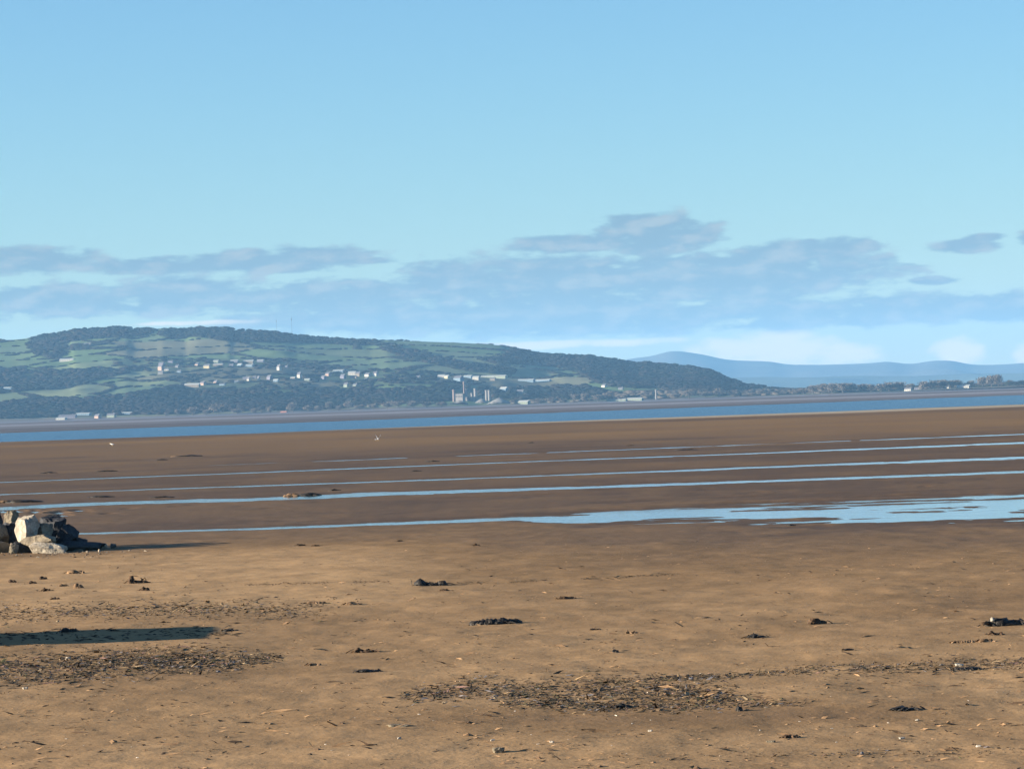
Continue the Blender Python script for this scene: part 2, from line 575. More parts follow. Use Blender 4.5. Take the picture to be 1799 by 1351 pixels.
WOODS = {
    'crest': (1.0, 'dark wood crowning the long hill at the left', [
        [(48, 600), (75, 586), (120, 580), (160, 574), (220, 570), (236, 574), (280, 574), (265, 588), (215, 594), (150, 596), (122, 602), (110, 628), (82, 630), (60, 622), (50, 612)],
        [(320, 574), (405, 570), (450, 574), (520, 583), (600, 590), (650, 595), (680, 607), (620, 607), (560, 603), (480, 602), (400, 600), (345, 592), (300, 594), (272, 587), (300, 579)]]),
    'ridge': (1.0, 'dark wood covering the steep right end of the hill', [
        [(895, 604), (940, 616), (1000, 619), (1060, 626), (1120, 633), (1180, 637), (1240, 646), (1285, 663), (1312, 674), (1345, 681), (1250, 688), (1160, 684), (1075, 681), (1045, 670), (1015, 655), (980, 646), (940, 642), (905, 640), (870, 640), (840, 632), (880, 628), (900, 615)]]),
    'middle': (0.95, 'dark wood and scrub on the middle slope at the left', [
        [(-200, 640), (0, 645), (30, 650), (100, 650), (210, 648), (245, 644), (225, 656), (165, 669), (150, 676), (110, 684), (50, 686), (0, 692), (-200, 700)],
        [(650, 599), (690, 606), (745, 620), (790, 632), (835, 642), (880, 642), (905, 650), (900, 660), (820, 652), (760, 640), (715, 630), (680, 618)]]),
    'village': (0.62, 'trees and hedges growing among the hillside houses', [
        [(195, 632), (270, 628), (330, 630), (400, 630), (480, 628), (560, 636), (640, 650), (720, 648), (790, 656), (900, 668), (965, 668), (1010, 680), (1000, 690), (900, 684), (820, 676), (720, 676), (600, 682), (480, 688), (400, 684), (330, 672), (285, 664), (260, 656), (200, 642)]]),
    'lower': (1.0, 'dark wood along the foot of the hill above the shore', [
        [(-200, 712), (0, 708), (60, 700), (140, 700), (200, 697), (270, 685), (310, 678), (330, 676), (400, 682), (480, 690), (600, 682), (700, 685), (760, 678), (880, 684), (930, 680), (1010, 676), (1050, 684), (1065, 692), (1000, 702), (900, 703), (800, 704), (720, 708), (560, 720), (450, 722), (300, 728), (150, 732), (0, 736), (-200, 744)]]),
    'flat': (0.55, 'low bare scrub on the flat land at the right', [
        [(1060, 690), (1130, 684), (1250, 689), (1330, 684), (1400, 683), (1500, 684), (1620, 678), (1799, 670), (2100, 660), (2100, 667), (1799, 676), (1600, 685), (1500, 689), (1349, 694.5), (1100, 703), (1000, 707), (900, 710), (900, 704), (1010, 702)]]),
}

# fields: irregular cells, each under its own grass
NF = 300
fs = rng.uniform([-3600, 7800], [3600, 11400], (NF, 2))
fs[:, 1] = 7800 + (fs[:, 1] - 7800)
ftone = np.array([[.105, .15, .062], [.09, .135, .052], [.13, .16, .075], [.13, .15, .075], [.10, .14, .07], [.155, .15, .085]])[rng.integers(0, 6, NF)] * rng.uniform(.95, 1.2, (NF, 1))


def cells(X, Y):
    """nearest and second nearest field centre"""
    X, Y = np.ravel(X), np.ravel(Y)
    ia, d1, d2 = np.zeros(len(X), int), np.zeros(len(X)), np.zeros(len(X))
    for k in range(0, len(X), 20000):
        x, y = X[k:k + 20000], Y[k:k + 20000]
        D = np.hypot((x[:, None] - fs[None, :, 0]) / 1.5, y[:, None] - fs[None, :, 1])
        o = np.argpartition(D, 2, axis=1)[:, :2]
        dd = np.take_along_axis(D, o, 1)
        sw = dd[:, 0] > dd[:, 1]
        o[sw] = o[sw][:, ::-1]
        ia[k:k + 20000], d1[k:k + 20000], d2[k:k + 20000] = o[:, 0], dd.min(1), dd.max(1)
    return ia, d1, d2


hu = np.linspace(pix_dir(-900, 700)[0], pix_dir(2600, 700)[0], 900)
hs = np.concatenate([np.linspace(-0.12, 0.0, 6)[:-1], np.linspace(0, 1.0, 150), np.linspace(1.02, 2.6, 14)])
HU, HS = np.meshgrid(hu, hs)
HY = d_foot(HU) + HS * (d_crest(HU) - d_foot(HU))
HX = HU * HY
HZv = hill_z(HX, HY)
hv = np.stack([HX, HY, HZv], -1).reshape(-1, 3)
i = np.arange(hv.shape[0]).reshape(HU.shape)
hf = np.stack([i[:-1, :-1], i[:-1, 1:], i[1:, 1:], i[1:, :-1]], -1).reshape(-1, 4)
fid, _, _ = cells(hv[:, 0], hv[:, 1])
land = ftone[fid]
hpx, hpy = project(hv)
for k, (dn, lb, polys) in WOODS.items():
    for pl in polys:
        mk = inside(pl, hpx, hpy)
        land[mk] = land[mk] * (1 - .75 * dn) + np.array([.03, .028, .02]) * .75 * dn
foot_mk = np.clip(1.6 - (HS.reshape(-1)) / 0.035, 0, 1)[:, None]
land = land * (1 - foot_mk) + np.array([.14, .118, .095]) * foot_mk
m_hill = simple_mat('hillside', (.1, .14, .06), 0.95, 0.14, 0.012, True, 0.05)
hills = mesh_np('hills', hv, hf, m_hill, cols=land)
tag(hills, kind='structure')

# far mountains, thirty kilometres off
FARLINE = [(-1500, 760), (-600, 728), (300, 690), (700, 662), (1000, 641), (1090, 633), (1105, 630), (1150, 624.5), (1165, 618.5), (1180, 615.5), (1195, 615.5), (1205, 618), (1235, 622), (1260, 628),
           (1280, 632), (1310, 633), (1349, 634), (1365, 636), (1380, 640), (1440, 640.5), (1500, 639), (1535, 637.5), (1550, 635), (1570, 635),
           (1585, 639), (1610, 639), (1630, 634), (1660, 633), (1680, 634), (1700, 640), (1730, 641), (1765, 639.5), (1799, 637), (2100, 630), (2600, 640), (3300, 620)]
MIDLINE = [(-1500, 780), (900, 690), (1200, 668), (1300, 663), (1349, 662), (1420, 664), (1500, 660), (1600, 661), (1700, 656), (1799, 655), (2200, 640), (3300, 610)]


def range_(name, line, D, depth, tone_, seed):
    u0, e0 = prof(line)
    uu = np.linspace(u0[0], u0[-1], 700)
    e = np.interp(uu, u0, e0)
    kern = np.hanning(9); kern /= kern.sum()
    e = np.convolve(np.pad(e, 4, 'edge'), kern, 'valid')
    ss = np.linspace(0, 1.6, 40)
    Ug, Sg = np.meshgrid(uu, ss)
    Yg = D - depth + depth * Sg
    top = EYE + e[None] * D
    base = -Yg ** 2 / (2 * RE) - 3
    rise = np.where(Sg <= 1, sstep(Sg, 0, 1.0) * .35 + .65 * Sg, np.maximum(1 - (Sg - 1) * 1.4, 0))
    Zg = base + (top - base) * rise + fbm(Ug * Yg / 900, Yg / 1100, seed, 4) * 70 * (4 * np.clip(Sg, 0, 1) * (1 - np.clip(Sg, 0, 1)))
    i = np.arange(Ug.size).reshape(Ug.shape)
    f = np.stack([i[:-1, :-1], i[:-1, 1:], i[1:, 1:], i[1:, :-1]], -1).reshape(-1, 4)
    o = mesh_np(name, np.stack([Ug * Yg, Yg, Zg], -1).reshape(-1, 3), f, simple_mat(name + '_moor', tone_, 0.95, 0.25, 0.002, False, 0.05))
    return tag(o, kind='structure')


range_('mountains', FARLINE, 30000, 5000, (.075, .07, .055), 81)
range_('low_hills', MIDLINE, 24000, 2500, (.07, .08, .045), 85)

# houses across the water: x, y, width, height in the photograph, wall, label, category, roof
HS_ = [
    (118, 632, 26, 4, 'white', 'long white barn alone high on the left hillside', 'barn', 'pale'),
    (155, 604, 14, 4, 'grey', 'grey farm building under the crest wood', 'barn', 'slate'),
    (283.5, 645, 10, 9, 'pink', 'tall pink house at the left end of the hillside village', 'house', 'slate'),
    (284, 638, 10, 4, 'lilac', 'lilac grey house above the tall pink one', 'house', 'slate'),
    (293, 648.5, 8, 4, 'white', 'small white house at the right foot of the tall pink one', 'house', 'slate'),
    (283, 654, 10, 5, 'grey', 'grey house below the tall pink one', 'house', 'slate'),
    (300, 635, 10, 3, 'lilac', 'low lilac grey house up the slope right of the tall pink one', 'house', 'slate'),
    (312, 643, 7, 4, 'grey', 'dull grey house between the pink and the cream houses', 'house', 'slate'),
    (315, 652, 8, 4, 'blue', 'small blue grey house below the dull grey one', 'house', 'slate'),
    (347, 640, 8, 5, 'pink', 'small pinkish house left of the cream one', 'house', 'slate'),
    (364, 643, 12, 6, 'cream', 'cream yellow house in the upper village', 'house', 'slate'),
    (384, 640.5, 18, 3.5, 'tan', 'long low tan house right of the cream one', 'house', 'pale'),
    (380, 635, 10, 3, 'green', 'low greenish house above the long tan one', 'house', 'pale'),
    (412, 634, 14, 3.5, 'lilac', 'low lilac building on the upper village street', 'house', 'pale'),
    (437, 635, 19, 4.5, 'tan', 'long tan building on the upper village street', 'house', 'pale'),
    (458, 634, 12, 3, 'lilac', 'low building at the right end of the upper street', 'house', 'pale'),
    (422, 641.5, 9, 5, 'blue', 'pale blue house below the upper street', 'house', 'pale'),
    (407, 641, 8, 4, 'lilac', 'dull lilac house left of the pale blue one', 'house', 'slate'),
    (438, 642, 16, 3, 'blue', 'low blue grey terrace right of the pale blue house', 'house', 'pale'),
    (338, 677, 28, 6, 'tan', 'long pale barn on the lower slope at the left of the village', 'barn', 'pale'),
    (357, 673, 10, 6, 'pink', 'pinkish house at the right end of the long pale barn', 'house', 'slate'),
    (380, 671, 8, 6, 'pink', 'pinkish house second to the right from the long pale barn', 'house', 'slate'),
    (391, 675, 11, 3, 'blue', 'low blue grey house below the second pinkish one', 'house', 'slate'),
    (416, 670, 8, 4, 'blue', 'small blue grey house left of the two white gables', 'house', 'slate'),
    (431, 663.5, 8, 4, 'lilac', 'lilac house above the left white gable', 'house', 'slate'),
    (437, 666.5, 5.5, 8, 'white', 'narrow white gabled house, left of a pair', 'house', 'slate'),
    (447, 662.5, 7, 3, 'lilac', 'low lilac roofed house between the pair of white gables', 'house', 'slate'),
    (454.5, 665, 4.5, 8, 'white', 'narrow white gabled house, right of a pair', 'house', 'slate'),
    (474, 662.5, 9, 7, 'lilac', 'lilac blue house right of the pair of white gables', 'house', 'slate'),
    (485, 668, 9, 4, 'blue', 'small pale cyan house below the lilac blue one', 'house', 'pale'),
    (490.5, 645.5, 7, 9, 'white', 'bright white tall house alone above the village', 'house', 'slate'),
    (503.5, 643.5, 5, 3.5, 'lilac', 'tiny pale house just right of the tall white one', 'house', 'slate'),
    (526, 659, 7, 9, 'white', 'bright white tall house in the middle of the village', 'house', 'slate'),
    (515, 664, 9, 3.5, 'tan', 'low tan house left below the middle white one', 'house', 'pale'),
    (540, 667, 10, 3, 'green', 'low greenish shed right below the middle white house', 'shed', 'pale'),
    (577, 657, 9, 6, 'pink', 'pinkish house right of the middle white one', 'house', 'slate'),
    (569, 662.5, 8, 6, 'lilac', 'lilac house below the pinkish one', 'house', 'slate'),
    (595, 651.5, 20, 3, 'blue', 'long low blue grey sheds up the slope', 'shed', 'pale'),
    (603, 661, 9, 7, 'lilac', 'lilac house left of the long white one', 'house', 'slate'),
    (619, 655.5, 14, 5.5, 'white', 'long bright white house at the right of the village', 'house', 'pale'),
    (630, 657, 8, 7, 'tan', 'tan gabled house adjoining the long white one', 'house', 'slate'),
    (622, 662, 12, 4, 'pink', 'low pinkish house below the long white one', 'house', 'slate'),
    (646.5, 658, 10, 6, 'white', 'white house next right of the tan gable', 'house', 'slate'),
    (660, 656.5, 9, 7, 'white', 'white house at the right end of the row', 'house', 'slate'),
    (644, 665, 6, 3.5, 'blue', 'tiny blue grey house under the white row', 'house', 'slate'),
    (608.5, 676, 8, 7, 'green', 'pale house in the trees below the village, left of two', 'house', 'slate'),
    (625, 676.5, 9, 5.5, 'green', 'pale house in the trees below the village, right of two', 'house', 'slate'),
    (735.5, 662, 8, 4.5, 'white', 'small white house standing apart in the right woods', 'house', 'slate'),
    (776, 661, 13, 5, 'white', 'white house, left part of the pair above the works', 'house', 'pale'),
    (786, 662, 9, 5, 'cream', 'cream house, right part of the pair above the works', 'house', 'pale'),
    (806, 664.5, 15, 8, 'blue', 'pale blue grey house above the works chimneys', 'house', 'slate'),
    (823, 661.5, 16, 2.5, 'blue', 'low blue grey terrace beside the pale blue house', 'house', 'pale'),
    (836.5, 664, 12, 5.5, 'white', 'bright white house at the left end of the long pale sheds', 'house', 'pale'),
    (868, 661.5, 50, 3.2, 'green', 'very long pale sheds above the works', 'shed', 'pale'),
    (866, 665.5, 10, 5, 'tan', 'tan house under the very long pale sheds', 'house', 'slate'),
    (886, 684, 13, 7, 'blue', 'pale blue roofed house among the trees right of the works', 'house', 'pale'),
    (914.5, 687.5, 13, 6, 'white', 'white house among the trees right of the works', 'house', 'slate'),
    (925, 668, 30, 3, 'blue', 'long pale shed on the slope, left of two in line', 'shed', 'pale'),
    (955, 668.5, 28, 2.8, 'blue', 'long pale shed on the slope, right of two in line', 'shed', 'pale'),
    (921, 706.5, 20, 5.5, 'green', 'pale greenish shed on the shore right of the works', 'shed', 'pale'),
    (1062, 677, 9, 5, 'white', 'small pale house at the foot of the wooded end', 'house', 'slate'),
    (1091, 682, 9, 4, 'grey', 'small grey house at the foot of the wooded end', 'house', 'slate'),
    (1084, 702.5, 36, 4, 'green', 'long pale shed on the far shore, left of two in line', 'shed', 'pale'),
    (1116, 701, 30, 4.5, 'green', 'long pale shed on the far shore, right of two in line', 'shed', 'pale'),
    (14, 682, 14, 3, 'blue', 'low blue roofed shed at the left in the dark wood', 'shed', 'pale'),
    (108, 735, 18, 3.5, 'white', 'low white building on the far shore at the left', 'barn', 'pale'),
    (119, 731, 32, 6, 'lilac', 'lilac grey hall behind the low white building', 'barn', 'slate'),
    (172, 731, 10, 7, 'pink', 'pink house on the far shore at the left', 'house', 'slate'),
    (196, 729.5, 15, 7, 'green', 'pale green grey house on the far shore', 'house', 'slate'),
    (223, 725.5, 20, 3.5, 'blue', 'low pale blue shed on the far shore', 'shed', 'pale'),
    (147, 727, 26, 3, 'blue', 'low blue shed between the hall and the pink house', 'shed', 'pale'),
    (499, 725, 12, 6, 'white', 'bright white house at the water edge under the village', 'house', 'tile'),
    (1536, 685, 6, 4.5, 'blue', 'small pale blue house under the shore trees at the right', 'house', 'slate'),
    (1596, 683.5, 13, 5.5, 'white', 'white house under the shore trees at the right', 'house', 'slate'),
    (1611, 682, 9, 3.5, 'lilac', 'dull low house right of the white one under the trees', 'house', 'slate'),
    (1664.5, 680, 8, 3.5, 'white', 'small white cottage under the shore trees', 'house', 'slate'),
    (1693.5, 679, 24, 5, 'white', 'long bright white house between the shore trees at the right', 'house', 'pale'),
    (1742, 675.5, 14, 3, 'blue', 'low blue grey roofed house under the tall right tree', 'house', 'slate'),
]
WORKS_ = [(798, 695, 8, 22), (819, 694, 34, 24), (835, 694, 8, 24), (857, 695, 14, 20), (870, 705, 60, 10), (816, 680, 6, 20), (1153, 691, 6, 22)]

# ------------------------------------------------------------------ woods and hedges on the hillside (masses of crowns)
def ico(sub):
    bm = bmesh.new()
    bmesh.ops.create_icosphere(bm, subdivisions=sub, radius=1.0)
    v = np.array([x.co[:] for x in bm.verts])
    f = np.array([[x.index for x in y.verts] for y in bm.faces])
    bm.free()
    return v, f


ICO1, ICO2 = ico(1), ico(2)


def crowns(name, P, sz, tones, mat, label, base=ICO1):
    bv, bf = base
    n = len(P)
    if n == 0:
        return None
    jit = rng.uniform(.72, 1.2, (n, len(bv), 1))
    v = bv[None] * jit * sz[:, None, :]
    v = v + P[:, None, :] + np.array([0, 0, 1.0])[None, None] * sz[:, None, 2:3] * .8
    f = bf[None] + (np.arange(n) * len(bv))[:, None, None]
    o = mesh_np(name, v.reshape(-1, 3), f.reshape(-1, 3), mat, smooth=True, cols=np.repeat(tones, len(bv), 0))
    return tag(o, label, kind='stuff')


m_wood = simple_mat('winter_wood', (.05, .05, .03), 0.95, 0.2, 0.05, True, 0.05)
BARK = np.array([[.045, .037, .030], [.035, .031, .025], [.026, .030, .018], [.018, .025, .014], [.055, .045, .036], [.028, .031, .019]])
N = 240000
cu = rng.uniform(pix_dir(-260, 700)[0], pix_dir(2060, 700)[0], N)
csn = rng.uniform(0.0, 1.03, N)
cY = d_foot(cu) + csn * (d_crest(cu) - d_foot(cu))
cX = cu * cY
cZ = hill_z(cX, cY)
cpx, cpy = project(np.stack([cX, cY, cZ], -1))
patch = fbm(cX / 160, cY / 220, 91, 3)
clear = np.zeros(N, bool)
for h_ in HS_ + WORKS_:
    clear |= (np.abs(cpx - h_[0]) < h_[2] / 2 + 3) & (cpy > h_[1] - h_[3] / 2) & (cpy < h_[1] + h_[3] / 2 + 7)
used = np.zeros(N, bool)
rnd = rng.random(N)
woods_pts = {}
for k, (dn, lb, polys) in WOODS.items():
    mk = np.zeros(N, bool)
    for pl in polys:
        mk |= inside(pl, cpx, cpy)
    keep = {'crest': .14, 'ridge': .13, 'middle': .11, 'village': .036, 'lower': .15, 'flat': .10}[k]
    mk &= ~used & (rnd < keep) & (csn > .035) & ~clear
    if dn < .8:
        mk &= patch > -0.12
    used |= mk
    woods_pts[k] = mk
for k, (dn, lb, polys) in WOODS.items():
    mk = woods_pts[k]
    n = int(mk.sum())
    P = np.stack([cX[mk], cY[mk], cZ[mk]], -1)
    hgt = rng.uniform(3.4, 4.8, n) * (.55 if k == 'flat' else (.75 if k == 'village' else 1))
    sz = np.stack([rng.uniform(9, 14, n), rng.uniform(11, 18, n), hgt], -1)
    pt = fbm(P[:, 0] / 170, P[:, 1] / 320, 95, 2)
    pick = np.clip(((pt + .35) * 6 + rng.normal(0, .5, n)).astype(int), 0, 5)
    if k == 'flat':
        tn = np.array([.085, .07, .054]) * rng.uniform(.7, 1.15, (n, 1))
    else:
        tn = BARK[pick] * rng.uniform(.32, .42, (n, 1))
    crowns('woodland', P, sz, tn, m_wood, lb, ICO1)
hu_, hd1, hd2 = cells(cX, cY)
hmk = ((hd2 - hd1) < 6) & ~used & (cpy < cpy.max()) & (csn > .06) & (rnd > .5)
for k in ('crest', 'ridge', 'lower'):
    for pl in WOODS[k][2]:
        hmk &= ~inside(pl, cpx, cpy)
P = np.stack([cX[hmk], cY[hmk], cZ[hmk]], -1)
n = len(P)
sz = np.stack([rng.uniform(7, 14, n), rng.uniform(3, 5, n), rng.uniform(1.4, 3.2, n)], -1)
crowns('hedgerow', P, sz, BARK[rng.integers(1, 6, n)] * .5, m_wood, 'dark hedges dividing the green hillside fields')

# ------------------------------------------------------------------ haze: the sea air between the beach and the far hills
HAZE_DENSITY = 2.8e-5
m_haze = bpy.data.materials.new('sea_haze')
m_haze.use_nodes = True
m_haze.node_tree.nodes.clear()
q = NB(m_haze.node_tree)
pv = q.n('ShaderNodeVolumePrincipled')
pv.inputs['Color'].default_value = (0.27, 0.58, 0.96, 1)
pv.inputs['Density'].default_value = HAZE_DENSITY
pv.inputs['Anisotropy'].default_value = 0.0
q.t.links.new(pv.outputs[0], q.n('ShaderNodeOutputMaterial').inputs['Volume'])
hx0, hx1, hz0, hz1 = -36000.0, 36000.0, -130.0, 640.0
hvx = np.array([[x, y, z] for z in (hz0, hz1) for y in (hx0, hx1) for x in (hx0, hx1)])
hfx = np.array([[0, 2, 3, 1], [4, 5, 7, 6], [0, 1, 5, 4], [2, 6, 7, 3], [0, 4, 6, 2], [1, 3, 7, 5]])
haze = tag(mesh_np('haze', hvx, hfx, m_haze, smooth=False), kind='stuff')

# ------------------------------------------------------------------ boulders heaped at the left edge
def rock_material(name, light, dark, moss):
    m, q, p = new_mat(name)
    co = q.n('ShaderNodeTexCoord').outputs['Object']
    a_ = q.noise(co, 2.4, 6.0, 0.62)
    f = q.ramp(a_, 0.35, 0.66)
    c1 = q.mix(f, dark, light)
    spk = q.ramp(q.noise(co, 17.0, 4.0, 0.6), 0.35, 0.7, 0.72, 1.2, False)
    sc = q.n('ShaderNodeVectorMath', operation='SCALE')
    q.put(sc.inputs[0], c1)
    q.put(sc.inputs['Scale'], spk)
    # weed stain creeping up from the tide line
    zpos = q.n('ShaderNodeSeparateXYZ')
    q.put(zpos.inputs[0], q.n('ShaderNodeNewGeometry').outputs['Position'])
    st_ = q.ramp(q.m('ADD', zpos.outputs[2], q.m('MULTIPLY', q.noise(co, 3.5, 4.0), 0.5)), 0.38, 0.62, moss, 0.0)
    q.put(p.inputs['Base Color'], q.mix(st_, sc.outputs[0], (.075, .065, .04)))
    p.inputs['Roughness'].default_value = 0.85
    p.inputs['Specular IOR Level'].default_value = 0.25
    bp = q.n('ShaderNodeBump')
    bp.inputs['Distance'].default_value = 0.05
    q.put(bp.inputs['Height'], q.noise(co, 9.0, 6.0, 0.65))
    q.put(p.inputs['Normal'], bp.outputs[0])
    return m


m_rocks = {'white': rock_material('white_limestone', (.40, .36, .29), (.22, .19, .15), 0.2),
           'tan': rock_material('tan_limestone', (.27, .225, .16), (.12, .10, .075), 0.45),
           'grey': rock_material('grey_limestone', (.15, .145, .14), (.06, .06, .065), 0.5),
           'dark': rock_material('dark_shaded_stone', (.045, .047, .052), (.02, .021, .025), 0.5)}  # dark stone, set nearer black for the shade it lies in


def rock_mesh(size, seed, cuts=11, sharp=0.75):
    """block of stone: a sphere cut by chance planes, roughened, then sized"""
    r_ = np.random.default_rng(seed)
    bm = bmesh.new()
    bmesh.ops.create_icosphere(bm, subdivisions=4, radius=1.0)
    v = np.array([x.co[:] for x in bm.verts])
    f = np.array([[x.index for x in y.verts] for y in bm.faces])
    bm.free()
    v = v * 1.25
    nrm = r_.normal(0, 1, (cuts, 3))
    nrm = np.concatenate([nrm, np.eye(3), -np.eye(3)]) + r_.normal(0, .16, (cuts + 6, 3))
    nrm /= np.linalg.norm(nrm, axis=1)[:, None]
    off = np.concatenate([r_.uniform(sharp, 1.12, cuts), r_.uniform(.74, .92, 6)])
    for nn, o_ in zip(nrm, off):
        d_ = v @ nn - o_
        v = v - np.clip(d_, 0, None)[:, None] * nn[None] * .97
    rr = fbm(v[:, 0] * 2 + seed, v[:, 1] * 2 + v[:, 2] * 1.7, seed, 4)
    rr = rr - .35 * np.clip(.10 - np.abs(fbm(v[:, 0] * 1.7 + 9, v[:, 1] * 1.7 + v[:, 2] * 2.2, seed + 5, 2)), 0, 1) / .10
    v = v * (1 + .20 * rr[:, None])
    v = v / np.abs(v).max(0) * np.array(size) / 2
    return v, f


PILE_Y = 126.0
MPP = PILE_Y / FPX      # metres per photograph pixel at the pile


def boulder(x0, y0, x1, y1, dy_, depth, kind, seed, label, tilt=0.0, yaw=0.0, cuts=9, sharp=.84):
    Y = PILE_Y + dy_
    d = pix_dir((x0 + x1) / 2, (y0 + y1) / 2)
    c_ = np.array([d[0] * Y, Y, EYE + d[2] * Y])
    w, h = (x1 - x0) * Y / FPX, (y1 - y0) * Y / FPX
    v, f = rock_mesh((w / (1 + .25 * abs(math.sin(tilt))), depth, h), seed, cuts, sharp)
    M = np.array(Matrix.Rotation(yaw, 3, 'Z') @ Matrix.Rotation(-tilt, 3, 'Y'))
    v = v @ M.T
    gz = float(height_at(c_[0], c_[1]))
    o = mesh_np('boulder', v, f, m_rocks[kind])
    o.data.set_sharp_from_angle(angle=rad(32))
    o.location = (c_[0], c_[1], c_[2])
    return tag(o, label, 'boulder', 'boulders heaped at the edge of the beach')


for args in [
    (-38, 893, 8, 945, 1.9, 1.0, 'dark', 3, 'dark boulder at the far left of the pile, cut by the picture edge', .2, .3),
    (8, 893, 31, 932, 1.1, .5, 'tan', 4, 'upright pointed tan slab standing behind the rounded boulder at the left', -.12, -.7, 6, .6),
    (-22, 916, 20, 962, 0.4, .8, 'tan', 5, 'rounded tan boulder at the left end of the pile', .1, -.6),
    (-30, 950, 18, 977, -.3, .8, 'tan', 6, 'low tan boulder on the sand below the rounded left one', 0, -.5),
    (9, 915, 46, 972, .5, .9, 'dark', 7, 'dark boulder wedged behind the white one', .1, .7),
    (24, 905, 66, 960, -.7, .8, 'white', 18, 'large white boulder catching the sun on its left face', .12, -.75, 9, .66),
    (62, 915, 90, 952, -.3, .7, 'tan', 9, 'pale knobbly boulder at the right of the white one', 0, -.6),
    (64, 902, 118, 972, .9, 1.3, 'dark', 10, 'big dark grey boulder at the top of the pile', -.25, .2),
    (97, 922, 140, 968, .5, 1.0, 'dark', 11, 'dark sloping slab on the right shoulder of the pile', -.35, -.2, 6, .6),
    (34, 938, 104, 960, -1.25, .5, 'tan', 12, 'long thin pale slab leaning across the middle of the pile', .14, -.35, 5, .6),
    (50, 952, 124, 977, -1.7, .9, 'white', 13, 'long sunlit cream boulder lying at the front on the sand', -.03, -.4, 8, .7),
    (92, 950, 190, 974, -.2, 1.1, 'dark', 14, 'long low dark slab trailing to the right of the pile', -.05, -.05, 6, .6),
    (117, 964, 156, 979, -1.1, .6, 'tan', 15, 'small flat pale stone on the sand before the dark slab', .1, -.4, 6, .65),
    (20, 950, 60, 975, -1.0, .5, 'dark', 16, 'dark block in the gap beneath the leaning slab', 0, .3),  # shadow in the gap, built as a dark block
    (13, 952, 34, 977, -1.5, .35, 'tan', 17, 'narrow pale stone propped at the foot of the pile', -.5, .2, 5, .6),
    (128, 942, 156, 968, .6, .8, 'dark', 19, 'small dark stone beyond the trailing slab', -.3, .1),
    (60, 940, 100, 972, .2, 1.0, 'grey', 20, 'grey boulder under the leaning slab, mostly hidden', 0, .4),
    (-70, 958, -24, 984, .3, 1.0, 'grey', 21, 'grey boulder outside the left edge of the picture', 0, .2),
]:
    boulder(*args)
for k in range(7):      # cobbles along the trailing slab
    x = [136, 146, 158, 168, 176, 182, 199][k]
    boulder(x - 6, 954 + (k % 2), x + 5 + k % 3, 964, .2 - .1 * (k % 3), .25, ['white', 'tan', 'white', 'grey', 'tan', 'white', 'grey'][k], 40 + k,
            ['small white cobble on the trailing dark slab', 'small tan cobble on the trailing slab, second from the pile', 'small white cobble halfway along the trailing slab', 'small grey cobble on the trailing slab',
             'small tan cobble near the end of the trailing slab', 'small white cobble at the tip of the trailing slab', 'grey cobble on the sand beyond the tip of the slab'][k], 0, k)

# ------------------------------------------------------------------ unseen caster of the long shadow, guessed as a concrete wall at the left
m_conc = simple_mat('weathered_concrete', (.36, .35, .33), 0.9, 0.3, 1.5, bump=0.02)
m_cope = simple_mat('coping_concrete', (.43, .42, .39), 0.9, 0.25, 2.0, bump=0.02)


def box_np(x0, y0, z0, x1, y1, z1):
    v = np.array([[x, y, z] for z in (z0, z1) for y in (y0, y1) for x in (x0, x1)], float)
    f = np.array([[0, 2, 3, 1], [4, 5, 7, 6], [0, 1, 5, 4], [2, 6, 7, 3], [0, 4, 6, 2], [1, 3, 7, 5]])
    return v, f


def boxes(name, lst, mat, parent=None):
    vs, fs_ = [], []
    n = 0
    for bx in lst:
        v, f = box_np(*bx)
        vs.append(v); fs_.append(f + n)
        n += 8
    return mesh_np(name, np.concatenate(vs), np.concatenate(fs_), mat, parent, smooth=False)


blk = thing('shadow_wall', 'low concrete wall end, added unseen beyond the left edge to cast the long shadow', 'sea wall', (-12.3, 75.3, 0.0))
boxes('wall', [(-3.2, -1.75, -.2, -.05, 1.75, 1.02)], m_conc, blk)
boxes('coping', [(-3.2, -1.9, 1.02, 0.0, 1.9, 1.17)], m_cope, blk)

# ------------------------------------------------------------------ weed, mussel clumps and stones lying on the sand
def weed_material(name, c0, c1, rough, spec):
    m, q, p = new_mat(name)
    co = q.n('ShaderNodeTexCoord').outputs['Object']
    q.put(p.inputs['Base Color'], q.mix(q.ramp(q.noise(co, 9.0, 5.0, .6), .35, .65), c0, c1))
    p.inputs['Roughness'].default_value = rough
    p.inputs['Specular IOR Level'].default_value = spec
    bp = q.n('ShaderNodeBump')
    bp.inputs['Distance'].default_value = 0.02
    q.put(bp.inputs['Height'], q.noise(co, 30.0, 3.0))
    q.put(p.inputs['Normal'], bp.outputs[0])
    return m


m_weed = {'black': weed_material('black_wrack', (.012, .011, .010), (.035, .029, .022), .55, .25),
          'brown': weed_material('brown_wrack', (.035, .022, .013), (.11, .068, .040), .8, .15),
          'sandy': weed_material('sand_caked_weed', (.10, .065, .04), (.26, .17, .10), .9, .05),
          'shell': weed_material('pale_shell', (.30, .27, .22), (.40, .37, .31), .6, .2)}


def lump(cx_, cy_, rx, ry, rz, seed, sub=ICO2):
    v, f = sub
    nn = 1 + .55 * fbm(v[:, 0] * 2.4 + seed * 3.1, v[:, 1] * 2.4 + v[:, 2] * 1.9, seed, 3)
    w = v * nn[:, None] * np.array([rx, ry, rz])
    w[:, 2] = np.maximum(w[:, 2], -.35 * rz)
    return w + np.array([cx_, cy_, 0]), f


